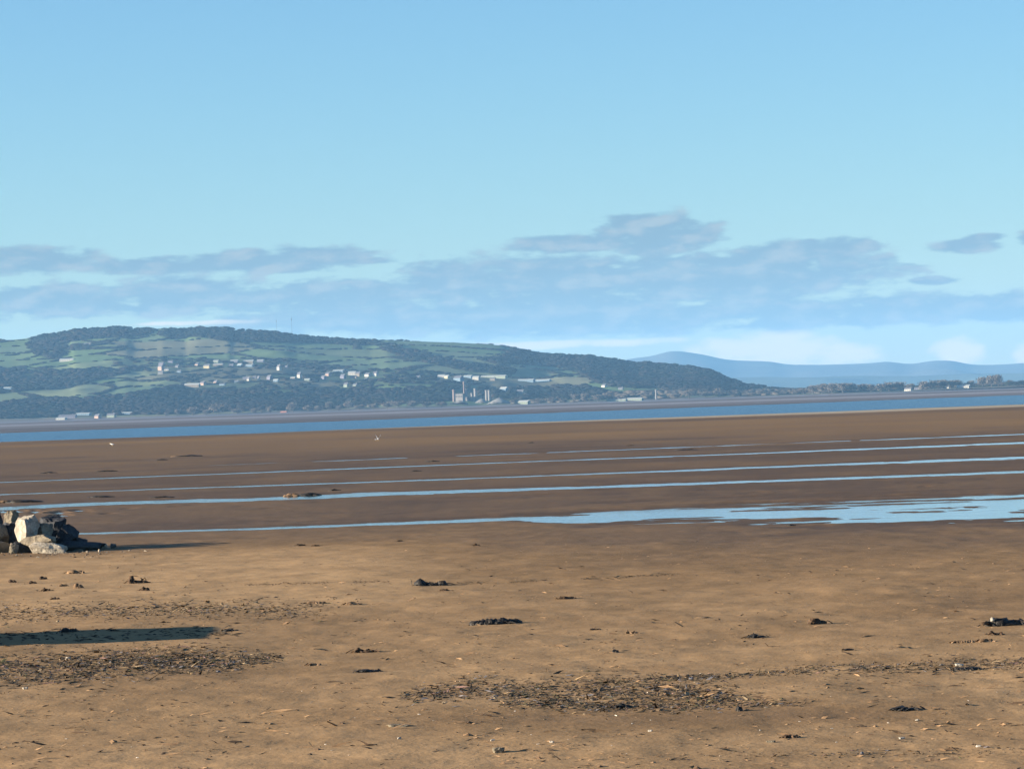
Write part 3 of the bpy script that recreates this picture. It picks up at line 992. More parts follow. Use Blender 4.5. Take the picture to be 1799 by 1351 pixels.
def frond(p0, ang, ln, wd, lift, r_):
    k = 5
    t = np.linspace(0, 1, k)
    a_ = ang + (r_.random() - .5) * 2.2 * t
    xs = p0[0] + np.cumsum(np.cos(a_)) * ln / k
    ys = p0[1] + np.cumsum(np.sin(a_)) * ln / k
    zs = p0[2] + lift * np.sin(np.pi * np.minimum(t * 1.15, 1)) - p0[2] * t
    nx, ny = -np.sin(a_) * wd * (1 - .5 * t), np.cos(a_) * wd * (1 - .5 * t)
    A = np.stack([xs + nx, ys + ny, zs + .012], -1)
    B_ = np.stack([xs - nx, ys - ny, zs - .006], -1)
    C_ = np.stack([xs, ys, zs + .5 * wd], -1)
    v = np.concatenate([A, C_, B_])
    f = []
    for j in range(k - 1):
        for o_ in (0, k):
            f += [[o_ + j, o_ + j + 1, o_ + k + j + 1], [o_ + j, o_ + k + j + 1, o_ + k + j]]
    return v, np.array(f)


def clump(x, y, wpx, hpx, kind, label, form='mound', name='seaweed_clump', cat='seaweed', seed=None, group='weed clumps on the sand'):
    g = ground_pt(x, y + hpx * .45)
    mp_ = g[1] / FPX
    w, h = wpx * mp_, hpx * mp_
    seed = int(x * 7 + y) if seed is None else seed
    r_ = np.random.default_rng(seed)
    vs, fs_ = [], []
    def add(vf):
        n_ = sum(len(q_) for q_ in vs)
        vs.append(vf[0]); fs_.append(vf[1] + n_)
    dp = max(.35 * w, h * 1.2)
    if form == 'mound':
        add(lump(-.12 * w, 0, .30 * w, .5 * dp, .95 * h, seed))
        add(lump(.2 * w, .1 * dp, .26 * w, .4 * dp, .62 * h, seed + 1))
        add(lump(.02 * w, -.2 * dp, .36 * w, .35 * dp, .4 * h, seed + 2))
    elif form == 'rope':
        n_ = 11
        for k in range(n_):
            t = k / (n_ - 1)
            add(lump((t - .5) * .86 * w, .12 * dp * math.sin(5 * t + seed), .12 * w, .22 * dp + .05, h * (.62 + .3 * math.sin(math.pi * (.2 + .6 * t)) * r_.uniform(.7, 1.2)), seed + k))
    elif form == 'pair':
        add(lump(-.28 * w, 0, .18 * w, .4 * dp, h, seed))
        add(lump(.3 * w, .05, .15 * w, .35 * dp, .8 * h, seed + 1))
        add(lump(0, .05, .16 * w, .3 * dp, .5 * h, seed + 2))
    elif form == 'bar':      # long low bank of mussels
        n_ = 5
        for k in range(n_):
            t = k / (n_ - 1)
            add(lump((t - .5) * .5 * w, r_.uniform(-.1, .1) * dp, .24 * w, .5 * dp, .85 * h * r_.uniform(.75, 1) * math.sin(math.pi * (.2 + .6 * t)), seed + k))
    elif form == 'hump':     # a hump at the left with a low tail
        add(lump(-.25 * w, 0, .14 * w, .35 * dp, 1.0 * h, seed))
        add(lump(.05 * w, 0, .26 * w, .3 * dp, .42 * h, seed + 1))
        add(lump(.3 * w, .05, .2 * w, .25 * dp, .25 * h, seed + 2))
    nf = 0 if form == 'bar' else int(np.clip(wpx / 2.2, 5, 26))
    for k in range(nf):
        px_, py_ = r_.uniform(-.4, .4) * w, r_.uniform(-.3, .3) * dp
        add(frond((px_, py_, r_.uniform(.2, .7) * h), r_.uniform(0, 6.28), r_.uniform(.12, .32) * w + .03, r_.uniform(.012, .03), r_.uniform(0, .15) * h, r_))
    o = mesh_np(name, np.concatenate(vs), np.concatenate(fs_), m_weed[kind])
    z0 = float(height_at(g[0], g[1]))
    o.location = (g[0], g[1], z0 - .02 * h)
    return tag(o, label, cat, group)


CL = [
    # left, between the boulders and the first debris band
    (133, 1009, 38, 7, 'sandy', 'low sandy weed mound below the boulder pile, widest and topmost of its scatter', 'mound'),
    (75, 1019, 16, 7, 'brown', 'small weed lump under the low sandy mound, topmost of the little ones', 'mound'),
    (57, 1027, 17, 6, 'brown', 'small weed lump just below and left of the topmost little one', 'mound'),
    (22, 1025, 17, 6, 'brown', 'small weed lump nearest the left edge of the picture', 'mound'),
    (110, 1034, 17, 5, 'sandy', 'flat sandy lump left of the rounded sandy one', 'mound'),
    (137, 1035, 20, 9, 'sandy', 'rounded sandy lump with a pointed top among the left scatter', 'mound'),
    (84, 1041, 24, 6, 'brown', 'weed lump with a tail, lowest of the left scatter but one', 'hump'),
    (98, 1059, 20, 4, 'brown', 'thin flat weed scrap just above the upper pebble band', 'mound'),
    (242, 1023, 44, 13, 'brown', 'tall weed hump with a low tail, standing alone right of the boulders', 'hump'),
    (255, 1040, 20, 8, 'brown', 'round weed lump just below the tall hump with a tail', 'mound'),
    (121, 1116, 36, 9, 'black', 'black weed mound on the far edge of the long wall shadow', 'mound'),
    (402, 1113, 27, 4, 'black', 'thin black weed scrap at the tip of the long wall shadow', 'mound'),
    # middle
    (757, 1027, 66, 11, 'black', 'pair of dark weed lumps joined by a low ridge on the middle sand', 'pair'),
    (871, 1100, 86, 11, 'black', 'long black rope of weed lying on the middle sand', 'rope'),
    (642, 1149, 52, 9, 'brown', 'reddish brown weed mound with a low tail, above the small arched scrap', 'hump'),
    (646, 1187, 46, 7, 'black', 'dark arched weed scrap left of the central pebble band', 'mound'),
    (620, 1066, 34, 5, 'sandy', 'flat sandy weed patch right of the upper pebble band', 'mound'),
    (555, 1063, 42, 4, 'sandy', 'thin sandy weed line at the end of the upper pebble band', 'mound'),
    (553, 1174, 28, 5, 'sandy', 'small sandy lump left of the reddish brown mound', 'mound'),
    (780, 1040, 22, 4, 'brown', 'small flat scrap just below the pair of dark lumps', 'mound'),
    (995, 1057, 38, 6, 'brown', 'smooth brown weed mound alone on the middle sand', 'mound'),
    (1330, 1125, 38, 7, 'black', 'dark weed scrap with a pointed left end on the right sand', 'mound'),
    (1045, 1114, 17, 3, 'brown', 'tiny weed speck right of the long black rope', 'mound'),
    (1108, 1118, 22, 6, 'sandy', 'tiny sandy lump between the long rope and the pointed scrap', 'hump'),
    (1082, 1153, 14, 6, 'black', 'small dark lump above the central pebble band', 'mound'),
    # right
    (1436, 1100, 42, 12, 'brown', 'curled brown weed lump throwing a long shadow on the right sand', 'mound'),
    (1750, 1126, 34, 7, 'brown', 'dark weed scrap under the large black clump at the right edge', 'hump'),
    (1733, 1137, 32, 6, 'sandy', 'sandy weed lump lowest of the cluster at the right edge', 'mound'),
    (1694, 1138, 42, 4, 'sandy', 'low sandy streak of weed left of the cluster at the right edge', 'rope'),
    (1492, 1152, 22, 4, 'black', 'small black scrap midway above the thin pebble line', 'mound'),
    (1700, 1184, 44, 6, 'black', 'black weed lying in the thin pebble line at the right', 'rope'),
    (1300, 1261, 13, 10, 'black', 'small round black lump at the right end of the central pebble band', 'mound'),
    (1590, 1259, 62, 8, 'black', 'flat dark weed with a raised middle low on the right sand', 'mound'),
    (1095, 1252, 32, 9, 'black', 'black lump inside the central pebble band', 'mound'),
    (1390, 1306, 36, 6, 'brown', 'flat brown weed scrap near the bottom right of the sand', 'mound'),
    # around the near pool
    (528, 959, 20, 4, 'brown', 'small weed scrap at the tip of the boulder shadow', 'mound'),
    (555, 961, 18, 3, 'brown', 'weed speck just right of the boulder shadow tip', 'mound'),
    (702, 952, 14, 3, 'brown', 'weed speck on the wet sand below the narrow part of the near pool', 'mound'),
    (837, 960, 14, 4, 'brown', 'pointed weed speck on the middle sand below the near pool', 'mound'),
    (1390, 924, 18, 3, 'black', 'dark scrap at the near edge of the broad pool', 'mound'),
    # out among the runnels
    (760, 811, 26, 3.2, 'black', 'dark weed patch between the two thinnest water lines', 'bar'),
    (731, 828.5, 19, 2.6, 'black', 'dark weed speck below the thin pale water line', 'bar'),
    (330, 801, 54, 4, 'black', 'long dark mussel bed on the far brown flat at the left', 'bar'),
    (284, 808.5, 22, 2.6, 'black', 'short dark weed patch just below the long mussel bed', 'bar'),
    (86, 831, 36, 3, 'black', 'thin dark weed patch nearest the left edge above the water lines', 'bar'),
    (187, 828, 38, 3, 'black', 'thin dark weed patch right of the one nearest the left edge', 'bar'),
    (44, 881, 74, 7, 'black', 'broad black mussel bed at the left edge above the second pool', 'bar'),
    (176, 873, 52, 4, 'black', 'dark mussel bed on the bank above the second pool, right of the broad one', 'bar'),
    (284, 874, 46, 4, 'black', 'low mussel bed at the margin of the second pool, third from the left edge', 'bar'),
    (545, 867, 42, 7, 'black', 'high black mussel bed standing in the second pool', 'bar'),  # shaded side of the mound, modelled as a black bed
    (588, 862, 24, 4, 'black', 'small black mussel patch just right of the high bed in the pool', 'bar'),
    (933, 778, 12, 2, 'black', 'tiny dark speck on the far brown flat', 'bar'),
    (1106, 783, 18, 2, 'brown', 'faint brown weed patch on the far flat', 'bar'),
    (1207, 791, 44, 3, 'black', 'dark weed streak just below the uppermost thin water line', 'bar'),
]
for c_ in CL:
    bed = c_[6] == 'bar'
    clump(*c_, name='mussel_bed' if bed else 'seaweed_clump', cat='mussel bed' if bed else 'seaweed', group='mussel beds out on the flats' if bed else 'weed clumps on the near sand')
# sunlit left sides of the beds, put in as separate tan lumps
for x, y, w, h, lb in [(512, 868.5, 34, 7, 'tan sunlit left side of the high mound in the second pool'), (12, 882, 44, 6, 'tan sand bank at the left end of the broad mussel bed'), (310, 802, 22, 2.5, 'pale sand bank at the left end of the long mussel bed')]:
    clump(x, y, w, h, 'sandy', lb, 'bar', name='sunlit_sand', cat='sand bank', group='sunlit sand sides of the mussel beds')


def weed_thing(x, y, w, h, kind, label, form, extras):
    g = ground_pt(x, y + h * .45)
    root = thing('seaweed_clump', label, 'seaweed', (g[0], g[1], float(height_at(g[0], g[1]))), 'weed clumps on the near sand')
    o = clump(x, y, w, h, kind, None, form, name='weed_mass')
    for k_ in ('label', 'category', 'group'):
        if k_ in o: del o[k_]
    o.parent = root
    o.location = (0, 0, 0)
    mp_ = g[1] / FPX
    for nm, ex, ey, ew, eh, kd in extras:
        v, f = lump(0, 0, ew * mp_ / 2, ew * mp_ / 3, eh * mp_ * .6, int(ex * 3 + 1), ICO2)
        e = mesh_np(nm, v, f, m_weed[kd], root)
        e.location = ((ex - x) * mp_, -.12, (y + h / 2 - ey) * mp_)
    return root


weed_thing(1765, 1104, 78, 15, 'black', 'large black weed clump with a white spot at the right edge', 'mound', [('white_shell', 1743, 1101, 7, 9, 'shell'), ('weed_tip', 1728, 1107, 16, 8, 'brown')])


def pebble(x, y, w, h, kind, label):
    g = ground_pt(x, y + h / 2)
    mp_ = g[1] / FPX
    v, f = rock_mesh((w * mp_, w * mp_ * .8, h * mp_ * 1.1), int(x + y), 5, .95)
    o = mesh_np('stone', v, f, m_weed['shell'] if kind == 'shell' else m_rocks[kind])
    o.location = (g[0], g[1], float(height_at(g[0], g[1])) + h * mp_ * .3)
    return tag(o, label, 'stone', 'pale stones on the sand')


for a_ in [(1685, 1178, 18, 6, 'shell', 'cream stone in the thin pebble line at the right'), (877, 1331, 24, 12, 'tan', 'broad tan stone low in the middle of the sand'),
           (700, 1288, 44, 4, 'tan', 'long thin tan stone left below the central pebble band'), (120, 1164, 10, 6, 'shell', 'pale stone in the left pebble band'),
           (1612, 1277, 8, 3, 'shell', 'tiny white shell below the flat dark weed'), (970, 1320, 9, 4, 'shell', 'white shell right of the broad tan stone'),
           (866, 1315, 9, 4, 'shell', 'white shell just above the broad tan stone'), (1143, 1299, 9, 4, 'shell', 'white shell under the right part of the central band'),
           (1355, 1315, 18, 4, 'tan', 'flat tan stone near the bottom right'), (1585, 1308, 13, 4, 'shell', 'pale shell near the bottom right of the sand'),
           (702, 1311, 8, 4, 'shell', 'pale shell below the long thin tan stone'), (1720, 1324, 10, 4, 'shell', 'pale shell near the bottom right corner'),
           (45, 1219, 10, 5, 'shell', 'pale shell below the left pebble band')]:
    pebble(*a_)

# driftwood twig upright beside the pair of lumps
g = ground_pt(722, 1032)
tv = []
tw = thing('driftwood_stick', 'pale driftwood stick standing in the sand beside the pair of dark lumps', 'stick', (g[0], g[1], float(height_at(g[0], g[1]))))
a_ = np.linspace(0, 2 * math.pi, 6)[:-1]
rings = np.concatenate([np.stack([.012 * (1 - .5 * t) * np.cos(a_) + .02 * math.sin(4 * t), .012 * (1 - .5 * t) * np.sin(a_), np.full(5, t * .24 - .05)], -1) for t in np.linspace(0, 1, 6)])
ff = np.array([[r_ * 5 + k, r_ * 5 + (k + 1) % 5, (r_ + 1) * 5 + (k + 1) % 5, (r_ + 1) * 5 + k] for r_ in range(5) for k in range(5)])
mesh_np('stick', rings, ff, m_rocks['tan'], tw)
t2 = rings * np.array([.6, .6, .4])
o = mesh_np('side_twig', t2, ff, m_rocks['tan'], tw)
o.location, o.rotation_euler = (0.005, 0, .09), (0, .7, 0)

# ------------------------------------------------------------------ bands of pebbles, shells and weed scraps; worm casts
m_deb = simple_mat('beach_debris', (.1, .1, .1), 0.85, 0.2, 20.0, True, 0.15)
DT = np.array([[.075, .054, .033], [.10, .068, .038], [.05, .038, .025], [.11, .074, .042], [.13, .092, .05], [.19, .13, .07], [.22, .165, .10], [.13, .12, .12], [.20, .12, .10], [.07, .065, .03]])
DW = np.array([.2, .17, .13, .12, .08, .1, .05, .07, .03, .05])


def scatter(name, label, spots, sizes, tones, flat=.24, strap=.2, along=None):
    """stones (jittered octahedra), bent shells and weed straps, joined"""
    n = len(spots)
    oc = np.array([[1, 0, 0], [0, 1, 0], [-1, 0, 0], [0, -1, 0], [0, 0, 1], [.7, .7, .45], [-.7, .7, .4], [-.7, -.7, .5], [.7, -.7, .4]], float)
    of = np.array([[0, 5, 4], [5, 1, 4], [1, 6, 4], [6, 2, 4], [2, 7, 4], [7, 3, 4], [3, 8, 4], [8, 0, 4]])
    sh = np.stack([sizes * rng.uniform(.7, 1.4, n), sizes * rng.uniform(.5, 1.0, n), sizes * flat * rng.uniform(.5, 1.5, n)], -1)
    isx = rng.random(n) < strap
    sh[isx, 0] *= rng.uniform(1.6, 3.2, isx.sum())
    sh[isx, 1] *= .5
    v = oc[None] * rng.uniform(.7, 1.25, (n, 9, 1)) * sh[:, None, :]
    a_ = rng.uniform(0, 6.28, n) if along is None else rng.normal(0, along, n)
    tl = rng.normal(0, .2, n)
    v[:, :, 2] += v[:, :, 0] * np.tan(np.clip(tl, -.6, .6))[:, None]
    c_, s_ = np.cos(a_)[:, None], np.sin(a_)[:, None]
    vx, vy = v[:, :, 0] * c_ - v[:, :, 1] * s_, v[:, :, 0] * s_ + v[:, :, 1] * c_
    v = np.stack([vx, vy, v[:, :, 2]], -1)
    z = height_at(spots[:, 0], spots[:, 1])
    v += np.stack([spots[:, 0], spots[:, 1], z], -1)[:, None, :]
    f = of[None] + (np.arange(n) * 9)[:, None, None]
    o = mesh_np(name, v.reshape(-1, 3), f.reshape(-1, 3), m_deb, smooth=False, cols=np.repeat(tones, 9, 0))
    return tag(o, label, kind='stuff')


def band(label, line, half, n, smin=.03, smax=.085, name='pebble_band'):
    """debris along a line of photograph pixels, thinning out half a band-width from it"""
    lx = np.array([p_[0] for p_ in line], float)
    ly = np.array([p_[1] for p_ in line], float)
    hw = np.array([p_[2] for p_ in line], float)
    xs = rng.uniform(lx[0], lx[-1], n * 3)
    ys = np.interp(xs, lx, ly) + rng.normal(0, .68, n * 3) * np.interp(xs, lx, hw)
    keep = fbm(xs / 70, ys / 11, 131, 3) > rng.uniform(-.75, .45, n * 3) - .12
    endf = np.minimum((xs - lx[0]) / 90 + .15, (lx[-1] - xs) / 130 + .1)
    keep &= (rng.random(n * 3) < endf)
    xs, ys = xs[keep][:n], ys[keep][:n]
    g_ = np.array([ground_pt(a, c) for a, c in zip(xs, ys)])
    sz = rng.uniform(smin, smax, len(xs)) * rng.choice([.7, 1.0, 1.5], len(xs))
    scatter(name, label, g_, sz, DT[rng.choice(10, len(xs), p=DW)] * rng.uniform(.7, 1.3, (len(xs), 1)))


band('upper faint band of pebbles and weed at the left', [(-120, 1088, 14), (150, 1082, 14), (400, 1078, 14), (600, 1080, 14)], 0, 2400, .022, .055)
band('dark band of pebbles and weed below the wall shadow', [(-150, 1196, 20), (100, 1184, 22), (300, 1170, 20), (450, 1166, 10), (500, 1165, 6)], 0, 5600, .020, .056)
band('dark band of pebbles and weed in the middle of the near sand', [(700, 1236, 10), (830, 1222, 14), (950, 1232, 20), (1150, 1226, 24), (1340, 1243, 14)], 0, 3900, .018, .048)
band('dark pebbles along the lower edge of the middle band', [(880, 1250, 6), (1090, 1255, 8), (1300, 1252, 7), (1420, 1254, 5)], 0, 1500, .015, .04)
band('thin line of pebbles rising to the right edge', [(1000, 1213, 5), (1200, 1203, 5), (1450, 1187, 6), (1700, 1180, 9), (1950, 1168, 9)], 0, 3000, .015, .04)
band('sparse weed scraps low on the right sand', [(1200, 1345, 8), (1500, 1338, 6), (1900, 1330, 8)], 0, 300, .015, .035, 'weed_scraps')

n = 9500
xs, dd = rng.uniform(-160, 1960, n), 1 / rng.uniform(1 / 118.0, 1 / 43.0, n)
ys = HZ - ROLL * (xs - 900) + EYE * FPX / dd
cl = fbm(xs / 120, ys / 16, 141, 4)
keep = (rng.random(n) < np.clip(.35 + 1.3 * cl, .05, 1) * np.clip(1.0 - .4 * (dd > 95), 0, 1))
g_ = np.array([ground_pt(a, c) for a, c in zip(xs[keep], ys[keep])])
nk = len(g_)
ct = np.array([[.20, .125, .068], [.13, .082, .048], [.26, .165, .09], [.07, .05, .034]])[rng.choice(4, nk, p=[.4, .3, .22, .08])]
scatter('worm_casts', 'small worm casts and scraps strewn over the near sand', g_, rng.uniform(.016, .05, nk) * rng.choice([.7, 1, 1.6], nk, p=[.5, .4, .1]), ct * rng.uniform(.8, 1.2, (nk, 1)), .4, .5, .45)
xs = rng.uniform(430, 1200, 1100)
ys = np.interp(xs, [430, 720, 900, 1200], [1033, 1027.5, 1026.5, 1016]) + rng.normal(0, 1.0, 1100) + 2.5 * fbm(xs / 60, xs * 0, 151, 3)
kp = fbm(xs / 35, xs * 0 + 4, 153, 2) > -.15
g_ = np.array([ground_pt(a, c) for a, c in zip(xs[kp], ys[kp])])
scatter('tide_wrack', 'thin dark tide line of scraps across the middle sand', g_, rng.uniform(.010, .028, len(g_)), np.array([[.07, .05, .033]]) * rng.uniform(.6, 1.5, (len(g_), 1)), .5, .6, .3)
n = 60
xs, ys = rng.uniform(-50, 1850, n), rng.uniform(1190, 1350, n)
g_ = np.array([ground_pt(a, c) for a, c in zip(xs, ys)])
scatter('shell_fragments', 'tiny pale shell fragments on the near sand', g_, rng.uniform(.012, .028, n), np.array([[.6, .52, .42]]) * rng.uniform(.7, 1.2, (n, 1)), .4, .1)

nn_ = 240
xs, ys = rng.normal(60, 75, nn_), 973 + np.abs(rng.normal(0, 5, nn_)) - 4 * rng.random(nn_)
g_ = np.array([ground_pt(a, c) for a, c in zip(xs, ys)])
scatter('rubble', 'small broken stones strewn round the foot of the boulder pile', g_, rng.uniform(.02, .06, nn_) * rng.choice([.7, 1, 1.7], nn_, p=[.5, .4, .1]),
        np.array([[.24, .2, .15], [.12, .1, .08], [.06, .058, .055], [.2, .17, .13]])[rng.integers(0, 4, nn_)], .7, .05)
n = 260
xs = rng.uniform(-80, 420, n)
g_ = np.array([ground_pt(a, np.interp(a, [0, 400], [1130, 1117]) + d_) for a, d_ in zip(xs, rng.normal(0, 7, n))])
scatter('weed_scraps', 'dark weed scraps lying in the long wall shadow', g_, rng.uniform(.02, .07, n), np.array([[.03, .025, .02]]) * rng.uniform(.6, 1.6, (n, 1)), .35, .5, .3)

# ------------------------------------------------------------------ gulls on the flats
m_gull = simple_mat('white_plumage', (.80, .79, .76), .8, .06)
m_wing = simple_mat('grey_wing', (.45, .47, .5), .8, .08)
m_bill = simple_mat('yellow_bill', (.6, .4, .08), .6, .1)


def body_np(ln, r0):
    t = np.linspace(0, 1, 11)
    rr = r0 * np.array([.05, .35, .62, .85, 1.0, .98, .85, .62, .52, .50, .10])
    xx = (t - .5) * ln
    zz_ = np.array([.02, .01, 0, 0, 0, .01, .03, .08, .12, .14, .13]) * ln / .5 * .55
    k = 10
    a_ = np.linspace(0, 2 * math.pi, k + 1)[:-1]
    v = np.concatenate([np.stack([np.full(k, xx[i_]), rr[i_] * np.cos(a_), zz_[i_] + rr[i_] * .9 * np.sin(a_)], -1) for i_ in range(11)])
    f = np.array([[i_ * k + j, i_ * k + (j + 1) % k, (i_ + 1) * k + (j + 1) % k, (i_ + 1) * k + j] for i_ in range(10) for j in range(k)])
    return v, f


def wing_np(pts, th):
    v = np.array(pts, float)
    n_ = len(v)
    w = v + np.array([0, 0, th])
    f = [[i_, (i_ + 1) % n_, n_ + (i_ + 1) % n_, n_ + i_] for i_ in range(n_)]
    f += [[0, 1, 2, 3], [n_ + 3, n_ + 2, n_ + 1, n_]] if n_ == 4 else []
    return np.concatenate([v, w]), np.array(f)


def gull(x, y, label, rz, spread, scale=1.0):
    g = ground_pt(x, y)
    r_ = thing('gull', label, 'bird', (g[0], g[1], float(height_at(g[0], g[1]))), None, rz)
    r_.scale = (scale,) * 3
    v, f = body_np(.56, .1)
    mesh_np('body', v + np.array([0, 0, .24]), f, m_gull, r_)
    v, f = box_np(.28, -.012, .385, .36, .012, .41)
    mesh_np('bill', v, f, m_bill, r_, smooth=False)
    for s_ in (-1, 1):
        boxes('leg', [(-.01, s_ * .035 - .008, -.01, .006, s_ * .035 + .008, .18)], m_bill, r_)
        if spread:
            inner, f1 = wing_np([(.12, s_ * .07, .30), (.16, s_ * .26, .62), (0, s_ * .26, .60), (-.1, s_ * .07, .28)], .015)
            outer, f2 = wing_np([(.16, s_ * .26, .62), (.02, s_ * .40, .92), (-.08, s_ * .37, .88), (0, s_ * .26, .60)], .012)
            mesh_np('wing', np.concatenate([inner, outer]), np.concatenate([f1, f2 + 8]), m_gull, r_, smooth=False)
        else:
            v, f = body_np(.42, .045)
            v = v * np.array([1, .5, 1.3]) + np.array([-.06, s_ * .085, .25])
            mesh_np('wing', v, f, m_wing, r_)
    return r_


gull(664.5, 775.0, 'white gull raising its wings on the far brown flat', rad(75), True, 1.0)
gull(660.5, 775, 'pale gull standing beside the one with raised wings', rad(30), False, .8)
gull(197, 784.5, 'white gull standing alone on the flat at the left near the channel', rad(170), False, 1.25)

# ------------------------------------------------------------------ houses and barns across the water
WALLC = {'white': (.36, .345, .30), 'cream': (.38, .33, .20), 'pink': (.30, .21, .165), 'tan': (.19, .16, .12), 'grey': (.14, .14, .14), 'blue': (.14, .20, .25), 'green': (.19, .22, .17), 'lilac': (.14, .135, .175)}
m_wall = {k: simple_mat(k + '_render', c_, .9, .06, .5) for k, c_ in WALLC.items()}
m_roof = {'slate': simple_mat('slate_roof', (.10, .10, .115), .8, .15, .4), 'tile': simple_mat('red_tile_roof', (.22, .10, .07), .85, .15, .4), 'pale': simple_mat('pale_sheet_roof', (.28, .295, .28), .7, .06, .3)}
m_pane = simple_mat('dark_panes', (.03, .035, .045), .2, .05)


def house(x, y, wpx, hpx, wall, label, cat='house', roof='slate', turn=None, group='houses on the hillside across the water'):
    """x, y is the middle of the pale patch seen in the photograph; wpx, hpx its size"""
    g = hill_hit(x, y + hpx / 2 + .6)
    mp_ = g[1] / FPX
    w, h = wpx * mp_, max(hpx, 3.6) * mp_
    long_ = wpx > 1.9 * hpx
    dp = min(w * .55, 14.0) if long_ else w * .8
    r_ = random.Random(int(x * 13 + y))
    if turn is None:
        turn = -math.atan2(g[0], g[1]) - rad(r_.uniform(18, 32) if long_ else r_.uniform(32, 50))
    nm = 'barn' if cat in ('barn', 'shed') else 'house'
    root = thing(nm, label, cat, (g[0], g[1], g[2] - .5), group, turn)
    lx = w / 2 * .98
    ly = dp / 2
    wh = h * (.78 if roof == 'pale' else .66)
    boxes('wall', [(-lx, -ly, -3, lx, ly, wh)], m_wall[wall], root)
    rh = h * .5
    ov = .5
    rv = np.array([[-lx - ov, -ly - ov, wh - .05], [lx + ov, -ly - ov, wh - .05], [lx + ov, ly + ov, wh - .05], [-lx - ov, ly + ov, wh - .05], [-lx - ov, 0, wh + rh], [lx + ov, 0, wh + rh]])
    rf = np.array([[0, 1, 5], [0, 5, 4], [2, 3, 4], [2, 4, 5], [1, 2, 5], [3, 0, 4], [0, 3, 2], [0, 2, 1]])
    rf_o = mesh_np('roof', rv, rf, m_roof[roof], root, smooth=False)
    # gable walls under the roof ends
    if roof != 'pale':
        boxes('chimney', [(lx * .55, -.7, wh + rh * .35, lx * .55 + 1.2, .7, wh + rh + 1.3)], m_wall['grey'], rf_o)
    nw = max(2, min(6, int(w / 4.5)))
    for k in range(nw):
        xx = -lx + (k + .5) * 2 * lx / nw
        boxes('window', [(xx - .55, -ly - .06, wh * .35, xx + .55, -ly + .05, wh * .35 + 1.4)], m_pane, root)
    return root


for h_ in HS_:
    house(*h_)

# ------------------------------------------------------------------ the works by the shore: towers, stack, block, stone heap
m_works = simple_mat('pale_works_concrete', (.16, .15, .145), .9, .1, .3)
m_works2 = simple_mat('pinkish_works_concrete', (.16, .12, .11), .9, .1, .3)
m_heap = simple_mat('crushed_limestone', (.19, .185, .17), .95, .15, .1)


def tube_np(r0, r1, z0, z1, k=14):
    a_ = np.linspace(0, 2 * math.pi, k + 1)[:-1]
    v = np.concatenate([np.stack([r0 * np.cos(a_), r0 * np.sin(a_), np.full(k, z0)], -1), np.stack([r1 * np.cos(a_), r1 * np.sin(a_), np.full(k, z1)], -1), [[0, 0, z1 + .15 * r1]]])
    f = [[i_, (i_ + 1) % k, k + (i_ + 1) % k] for i_ in range(k)] + [[i_, k + (i_ + 1) % k, k + i_] for i_ in range(k)] + [[k + i_, k + (i_ + 1) % k, 2 * k] for i_ in range(k)]
    return v, np.array(f)


def works(x, ytop, ybase, wpx, kind, label, name, cat, mat, D_off=0.0):
    g = hill_hit(x, ybase)
    mp_ = g[1] / FPX
    w, h = wpx * mp_, (ybase - ytop) * mp_
    r_ = thing(name, label, cat, (g[0], g[1] + D_off, g[2]), 'works by the far shore', -.5)
    if kind == 'tower':
        v, f = tube_np(w * .45, w * .45, -4, h * .9)
        mesh_np('shaft', v, f, mat, r_)
        v, f = tube_np(w * .56, w * .56, h * .9, h * .975)
        mesh_np('head', v, f, mat, r_)
        boxes('ladder', [(-w * .56, -.3, 0, -w * .47, .3, h * .9)], m_wall['grey'], r_)
    elif kind == 'stack':
        v, f = tube_np(w * .5, w * .32, -4, h)
        mesh_np('flue', v, f, mat, r_)
        v, f = tube_np(w * .46, w * .46, h * .86, h * .99)
        mesh_np('crown_ring', v, f, mat, r_)
    elif kind == 'block':
        boxes('wall', [(-w / 2, -w / 3, -4, w / 2, w / 3, h)], mat, r_)
        boxes('roof', [(-w / 2 - .8, -w / 3 - .8, h, w / 2 + .8, w / 3 + .8, h + 1.2)], m_roof['slate'], r_)
        for k in range(4):
            xx = -w / 2 + (k + .5) * w / 4
            boxes('window', [(xx - 1.2, -w / 3 - .1, h * .55, xx + 1.2, -w / 3 + .1, h * .8)], m_pane, r_)
    return r_


for a_ in [(798, 684, 706, 5.5, 'tower', 'tall narrow tower at the left end of the works', 'silo_tower', 'tower', m_works2),
           (809, 692.5, 705, 15, 'block', 'broad grey works building between the left towers', 'works_building', 'building', m_works),
           (816, 670, 704, 4.2, 'stack', 'slender pinkish chimney rising highest above the works', 'chimney_stack', 'chimney', m_works2),
           (819.5, 682, 704, 5.5, 'tower', 'tall tower second from the left of the works', 'silo_tower', 'tower', m_works),
           (829.5, 690.5, 703, 4.5, 'tower', 'short silo between two tall works towers', 'silo_tower', 'tower', m_works),
           (835.5, 682, 703, 5.5, 'tower', 'tall tower third from the left of the works', 'silo_tower', 'tower', m_works),
           (832, 698, 705, 24, 'block', 'low works shed under the third tower', 'works_building', 'building', m_works),
           (855, 685, 704, 5, 'tower', 'pale tower, left of the twin pair at the works', 'silo_tower', 'tower', m_works),
           (860, 685, 704, 5, 'tower', 'pale tower, right of the twin pair at the works', 'silo_tower', 'tower', m_works),
           (1153, 684, 702, 3.6, 'tower', 'lone pale tower on the flat shore right of the long sheds', 'silo_tower', 'tower', m_works)]:
    works(*a_)


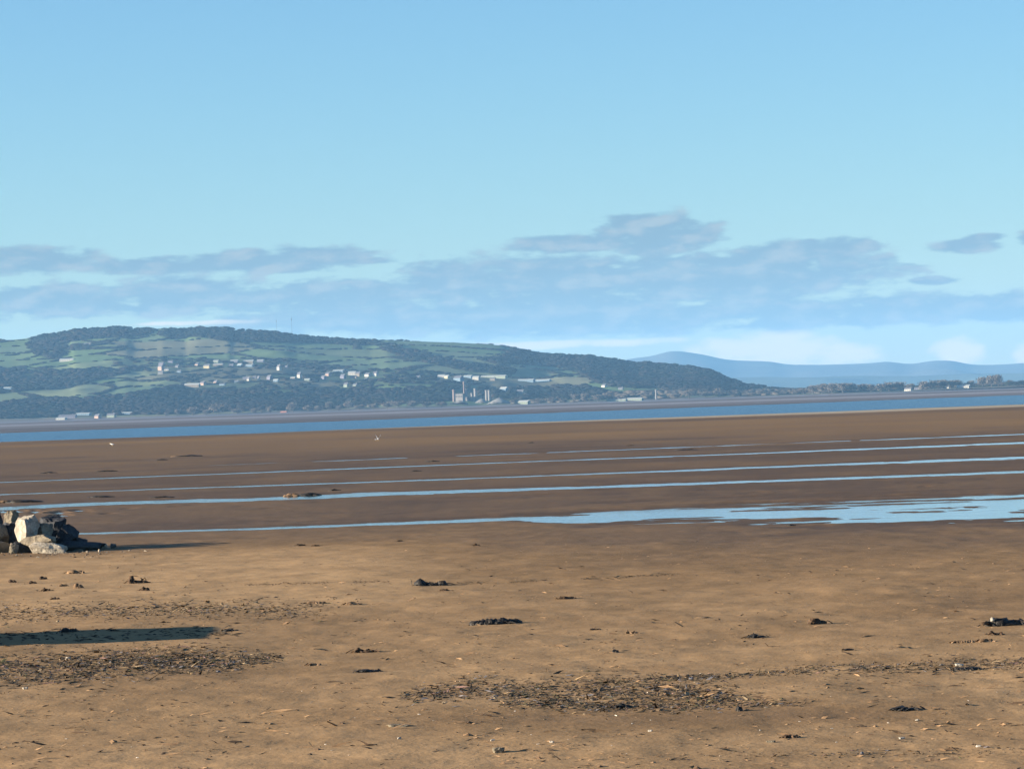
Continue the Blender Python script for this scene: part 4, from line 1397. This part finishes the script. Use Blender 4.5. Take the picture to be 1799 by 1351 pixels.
def heap(x, y, wpx, hpx, label):
    g = hill_hit(x, y)
    mp_ = g[1] / FPX
    v, f = ICO2
    nn = 1 + .25 * fbm(v[:, 0] * 2 + x, v[:, 1] * 2 + v[:, 2], 5, 3)
    w = v * nn[:, None]
    rad_ = np.hypot(w[:, 0], w[:, 1])
    w = np.stack([w[:, 0], w[:, 1], np.clip(1.02 - rad_, -.2, 1)], -1) * np.array([wpx * mp_ / 2, wpx * mp_ / 3, hpx * mp_ * 1.2])
    o = mesh_np('stone_heap', w, f, m_heap)
    o.location = g
    return tag(o, label, 'heap', 'works by the far shore')


heap(877, 709, 44, 9, 'pale heap of crushed stone sloping right of the twin towers')
heap(846, 708, 26, 7, 'pale heap of crushed stone between the works towers')
heap(808, 709, 30, 5, 'low pale heap before the broad works building')


def mast(x, ytop, ybase, label):
    g = hill_hit(x, ybase)
    mp_ = g[1] / FPX
    h = (ybase - ytop) * mp_
    r_ = thing('radio_mast', label, 'mast', g, 'radio masts on the hill crest')
    w0, w1 = .9, .35
    for sx in (-1, 1):
        for sy in (-1, 1):
            v = np.array([[sx * w0 + a * .12, sy * w0 + c * .12, -2] for a, c in ((-1, -1), (1, -1), (1, 1), (-1, 1))] + [[sx * w1 + a * .08, sy * w1 + c * .08, h] for a, c in ((-1, -1), (1, -1), (1, 1), (-1, 1))])
            f = np.array([[0, 1, 5, 4], [1, 2, 6, 5], [2, 3, 7, 6], [3, 0, 4, 7]])
            mesh_np('leg', v, f, m_wall['grey'], r_, smooth=False)
    br = []
    nlev = 10
    for k in range(nlev):
        z_ = h * k / nlev
        w_ = w0 + (w1 - w0) * k / nlev
        br += [(-w_, -w_ - .06, z_, w_, -w_ + .06, z_ + .25), (-w_, w_ - .06, z_, w_, w_ + .06, z_ + .25), (-w_ - .06, -w_, z_, -w_ + .06, w_, z_ + .25), (w_ - .06, -w_, z_, w_ + .06, w_, z_ + .25)]
    boxes('brace', br, m_wall['grey'], r_)
    boxes('antenna', [(-.8, -.8, h * .8, .8, .8, h * .93), (-.12, -.12, h, .12, .12, h + 4)], m_wall['grey'], r_)
    return r_


mast(486, 561, 585, 'shorter radio mast on the hill crest, left of two')
mast(513, 557, 590, 'taller radio mast on the hill crest, right of two')

# ------------------------------------------------------------------ single bare trees one can tell apart along the far shore
m_bark = simple_mat('bare_bark', (.10, .085, .07), .95, .2, .5)
m_twig = simple_mat('bare_twigs', (.135, .115, .095), .95, .2, .6)
m_ever = simple_mat('evergreen_twigs', (.05, .06, .035), .95, .2, .6)


def tree_meshes(seed, twig):
    """unit tree, one metre tall and about one wide: tapered trunk with limbs, and a crown of twig sprays"""
    r_ = np.random.default_rng(seed)
    vs, fs_ = [], []
    def limb(p0, p1, r0, r1):
        k = 6
        p0, p1 = np.array(p0, float), np.array(p1, float)
        d = (p1 - p0) / np.linalg.norm(p1 - p0)
        a = np.cross(d, [.3, 1, .2]); a /= np.linalg.norm(a)
        c = np.cross(d, a)
        an = np.linspace(0, 2 * math.pi, k + 1)[:-1]
        ring = lambda p, r: p + r * (np.cos(an)[:, None] * a + np.sin(an)[:, None] * c)
        v = np.concatenate([ring(p0, r0), ring(p1, r1)])
        n_ = sum(map(len, vs))
        fs_.append(np.array([[i_, (i_ + 1) % k, k + (i_ + 1) % k, k + i_] for i_ in range(k)]) + n_)
        vs.append(v)
    limb((0, 0, -.12), (.01, .01, .3), .035, .026)
    limb((.01, .01, .3), (.02, 0, .75), .026, .008)
    cents = []
    for k in range(7):
        a = k * 2.4 + r_.uniform(-.4, .4)
        z0 = .25 + .06 * k
        e = (.33 * math.cos(a) * r_.uniform(.6, 1), .33 * math.sin(a) * r_.uniform(.6, 1), z0 + r_.uniform(.12, .3))
        limb((.01, .01, z0), e, .014, .004)
        cents.append(e)
    cents.append((0.02, 0, .82))
    tm = bpy.data.meshes.new('trunk')
    V_, F_ = np.concatenate(vs), np.concatenate(fs_)
    tm.from_pydata(V_.tolist(), [], F_.tolist())
    tm.materials.append(m_bark)
    n_ = 950
    c_ = np.array(cents)[r_.integers(0, len(cents), n_)]
    p = c_ + r_.normal(0, 1, (n_, 3)) * np.array([.13, .13, .1])
    p[:, 2] = np.clip(p[:, 2], .12, 1.0)
    tri = r_.normal(0, .05, (n_, 3, 3)) + p[:, None, :]
    cm = bpy.data.meshes.new('crown')
    cm.from_pydata(tri.reshape(-1, 3).tolist(), [], np.arange(n_ * 3).reshape(-1, 3).tolist())
    cm.materials.append(twig)
    return tm, cm


TREES = [tree_meshes(200 + k, m_twig) for k in range(5)] + [tree_meshes(300, m_ever)]


def shore_tree(x, ybase, wpx, hpx, label, var, group, stepback=0.0):
    d = pix_dir(x, ybase)
    yy = float(d_foot(np.array([d[0]]))[0]) + 25 + stepback
    g = np.array([d[0] * yy, yy, float(hill_z(d[0] * yy, yy)) - .3])
    mp_ = g[1] / FPX
    r_ = thing('bare_tree' if var < 5 else 'evergreen_tree', label, 'tree', g, group, random.uniform(0, 6.28))
    w, h = wpx * mp_ * 1.05, hpx * mp_ * 1.02
    tm, cm = TREES[var]
    for nm, me in (('trunk', tm), ('crown', cm)):
        o = link_mesh(nm, me, r_)
        o.scale = (w, w, h)
    return r_


ORD = ['first', 'second', 'third', 'fourth', 'fifth', 'sixth', 'seventh', 'eighth', 'ninth', 'tenth', 'eleventh', 'twelfth', 'thirteenth', 'fourteenth', 'fifteenth', 'sixteenth', 'seventeenth', 'eighteenth', 'nineteenth', 'twentieth',
       'twenty-first', 'twenty-second', 'twenty-third', 'twenty-fourth', 'twenty-fifth', 'twenty-sixth']
random.seed(5)
G1 = 'bare trees along the far shore'
for k, (x, yb, w, h) in enumerate([(293, 729, 10, 8), (312, 728, 10, 13), (338, 729, 20, 15), (362, 727, 14, 10), (383, 727, 28, 20), (417, 726, 20, 10), (445, 727, 12, 10), (475, 727, 12, 12),
                    (462, 727, 10, 8), (515, 724, 22, 16), (540, 724, 16, 11), (560, 722, 16, 10), (578, 723, 12, 16), (596, 721, 14, 9), (612, 722, 16, 16), (632, 719, 20, 9), (655, 718, 20, 10),
                    (680, 716, 22, 12), (700, 714, 22, 14), (725, 713, 22, 13), (750, 712, 22, 11), (775, 711, 20, 9)]):
    shore_tree(x, yb, w, h, ORD[k] + ' bare tan tree from the left along the far shore under the dark wood', random.randrange(5), G1)
for k, (x, yb, w, h) in enumerate([(948, 707, 16, 10), (970, 706, 18, 11), (990, 705, 14, 8), (1011, 704, 13, 15), (1028, 704, 15, 15), (1050, 702, 18, 12), (1070, 699, 18, 16)]):
    shore_tree(x, yb, w, h, ORD[k] + ' bare grey tree from the left between the works and the long shore sheds', random.randrange(5), 'bare trees right of the works')
for k, (x, yb, w, h) in enumerate([(1185, 694, 18, 9), (1210, 692, 20, 14), (1240, 691, 18, 10), (1262, 690, 16, 15), (1290, 689, 20, 8), (1320, 689, 18, 6)]):
    shore_tree(x, yb, w, h, ORD[k] + ' bare grey tree from the left on the flat below the wooded hill end', random.randrange(5), 'bare trees below the wooded hill end')
random.seed(9)
for k, (x, yb, w, h) in enumerate([(1398, 691, 20, 9), (1412, 690, 18, 11), (1428, 690, 22, 15), (1444, 690, 22, 17), (1462, 689, 24, 17), (1480, 689, 22, 17), (1497, 688.5, 22, 16), (1515, 688, 22, 14),
                    (1530, 687, 18, 13), (1548, 686, 20, 13), (1562, 686, 24, 15), (1580, 685, 22, 15), (1598, 684, 18, 11), (1624, 683, 20, 14), (1640, 682, 22, 15), (1655, 681.5, 20, 15),
                    (1670, 681, 20, 14), (1684, 680, 16, 14), (1706, 679.5, 12, 12), (1726, 679, 20, 17), (1742, 678.5, 22, 19), (1754, 678, 16, 20), (1775, 677.5, 18, 10), (1796, 677, 18, 9), (1820, 676, 22, 14), (1850, 675, 22, 14)]):
    shore_tree(x, yb, w, h, ORD[k] + ' bare brown tree from the left in the belt along the far right shore', random.randrange(5), 'bare trees along the far right shore')
shore_tree(1770, 677, 12, 9, 'dark evergreen tree among the bare ones at the far right shore', 5, 'evergreens of the far right shore')
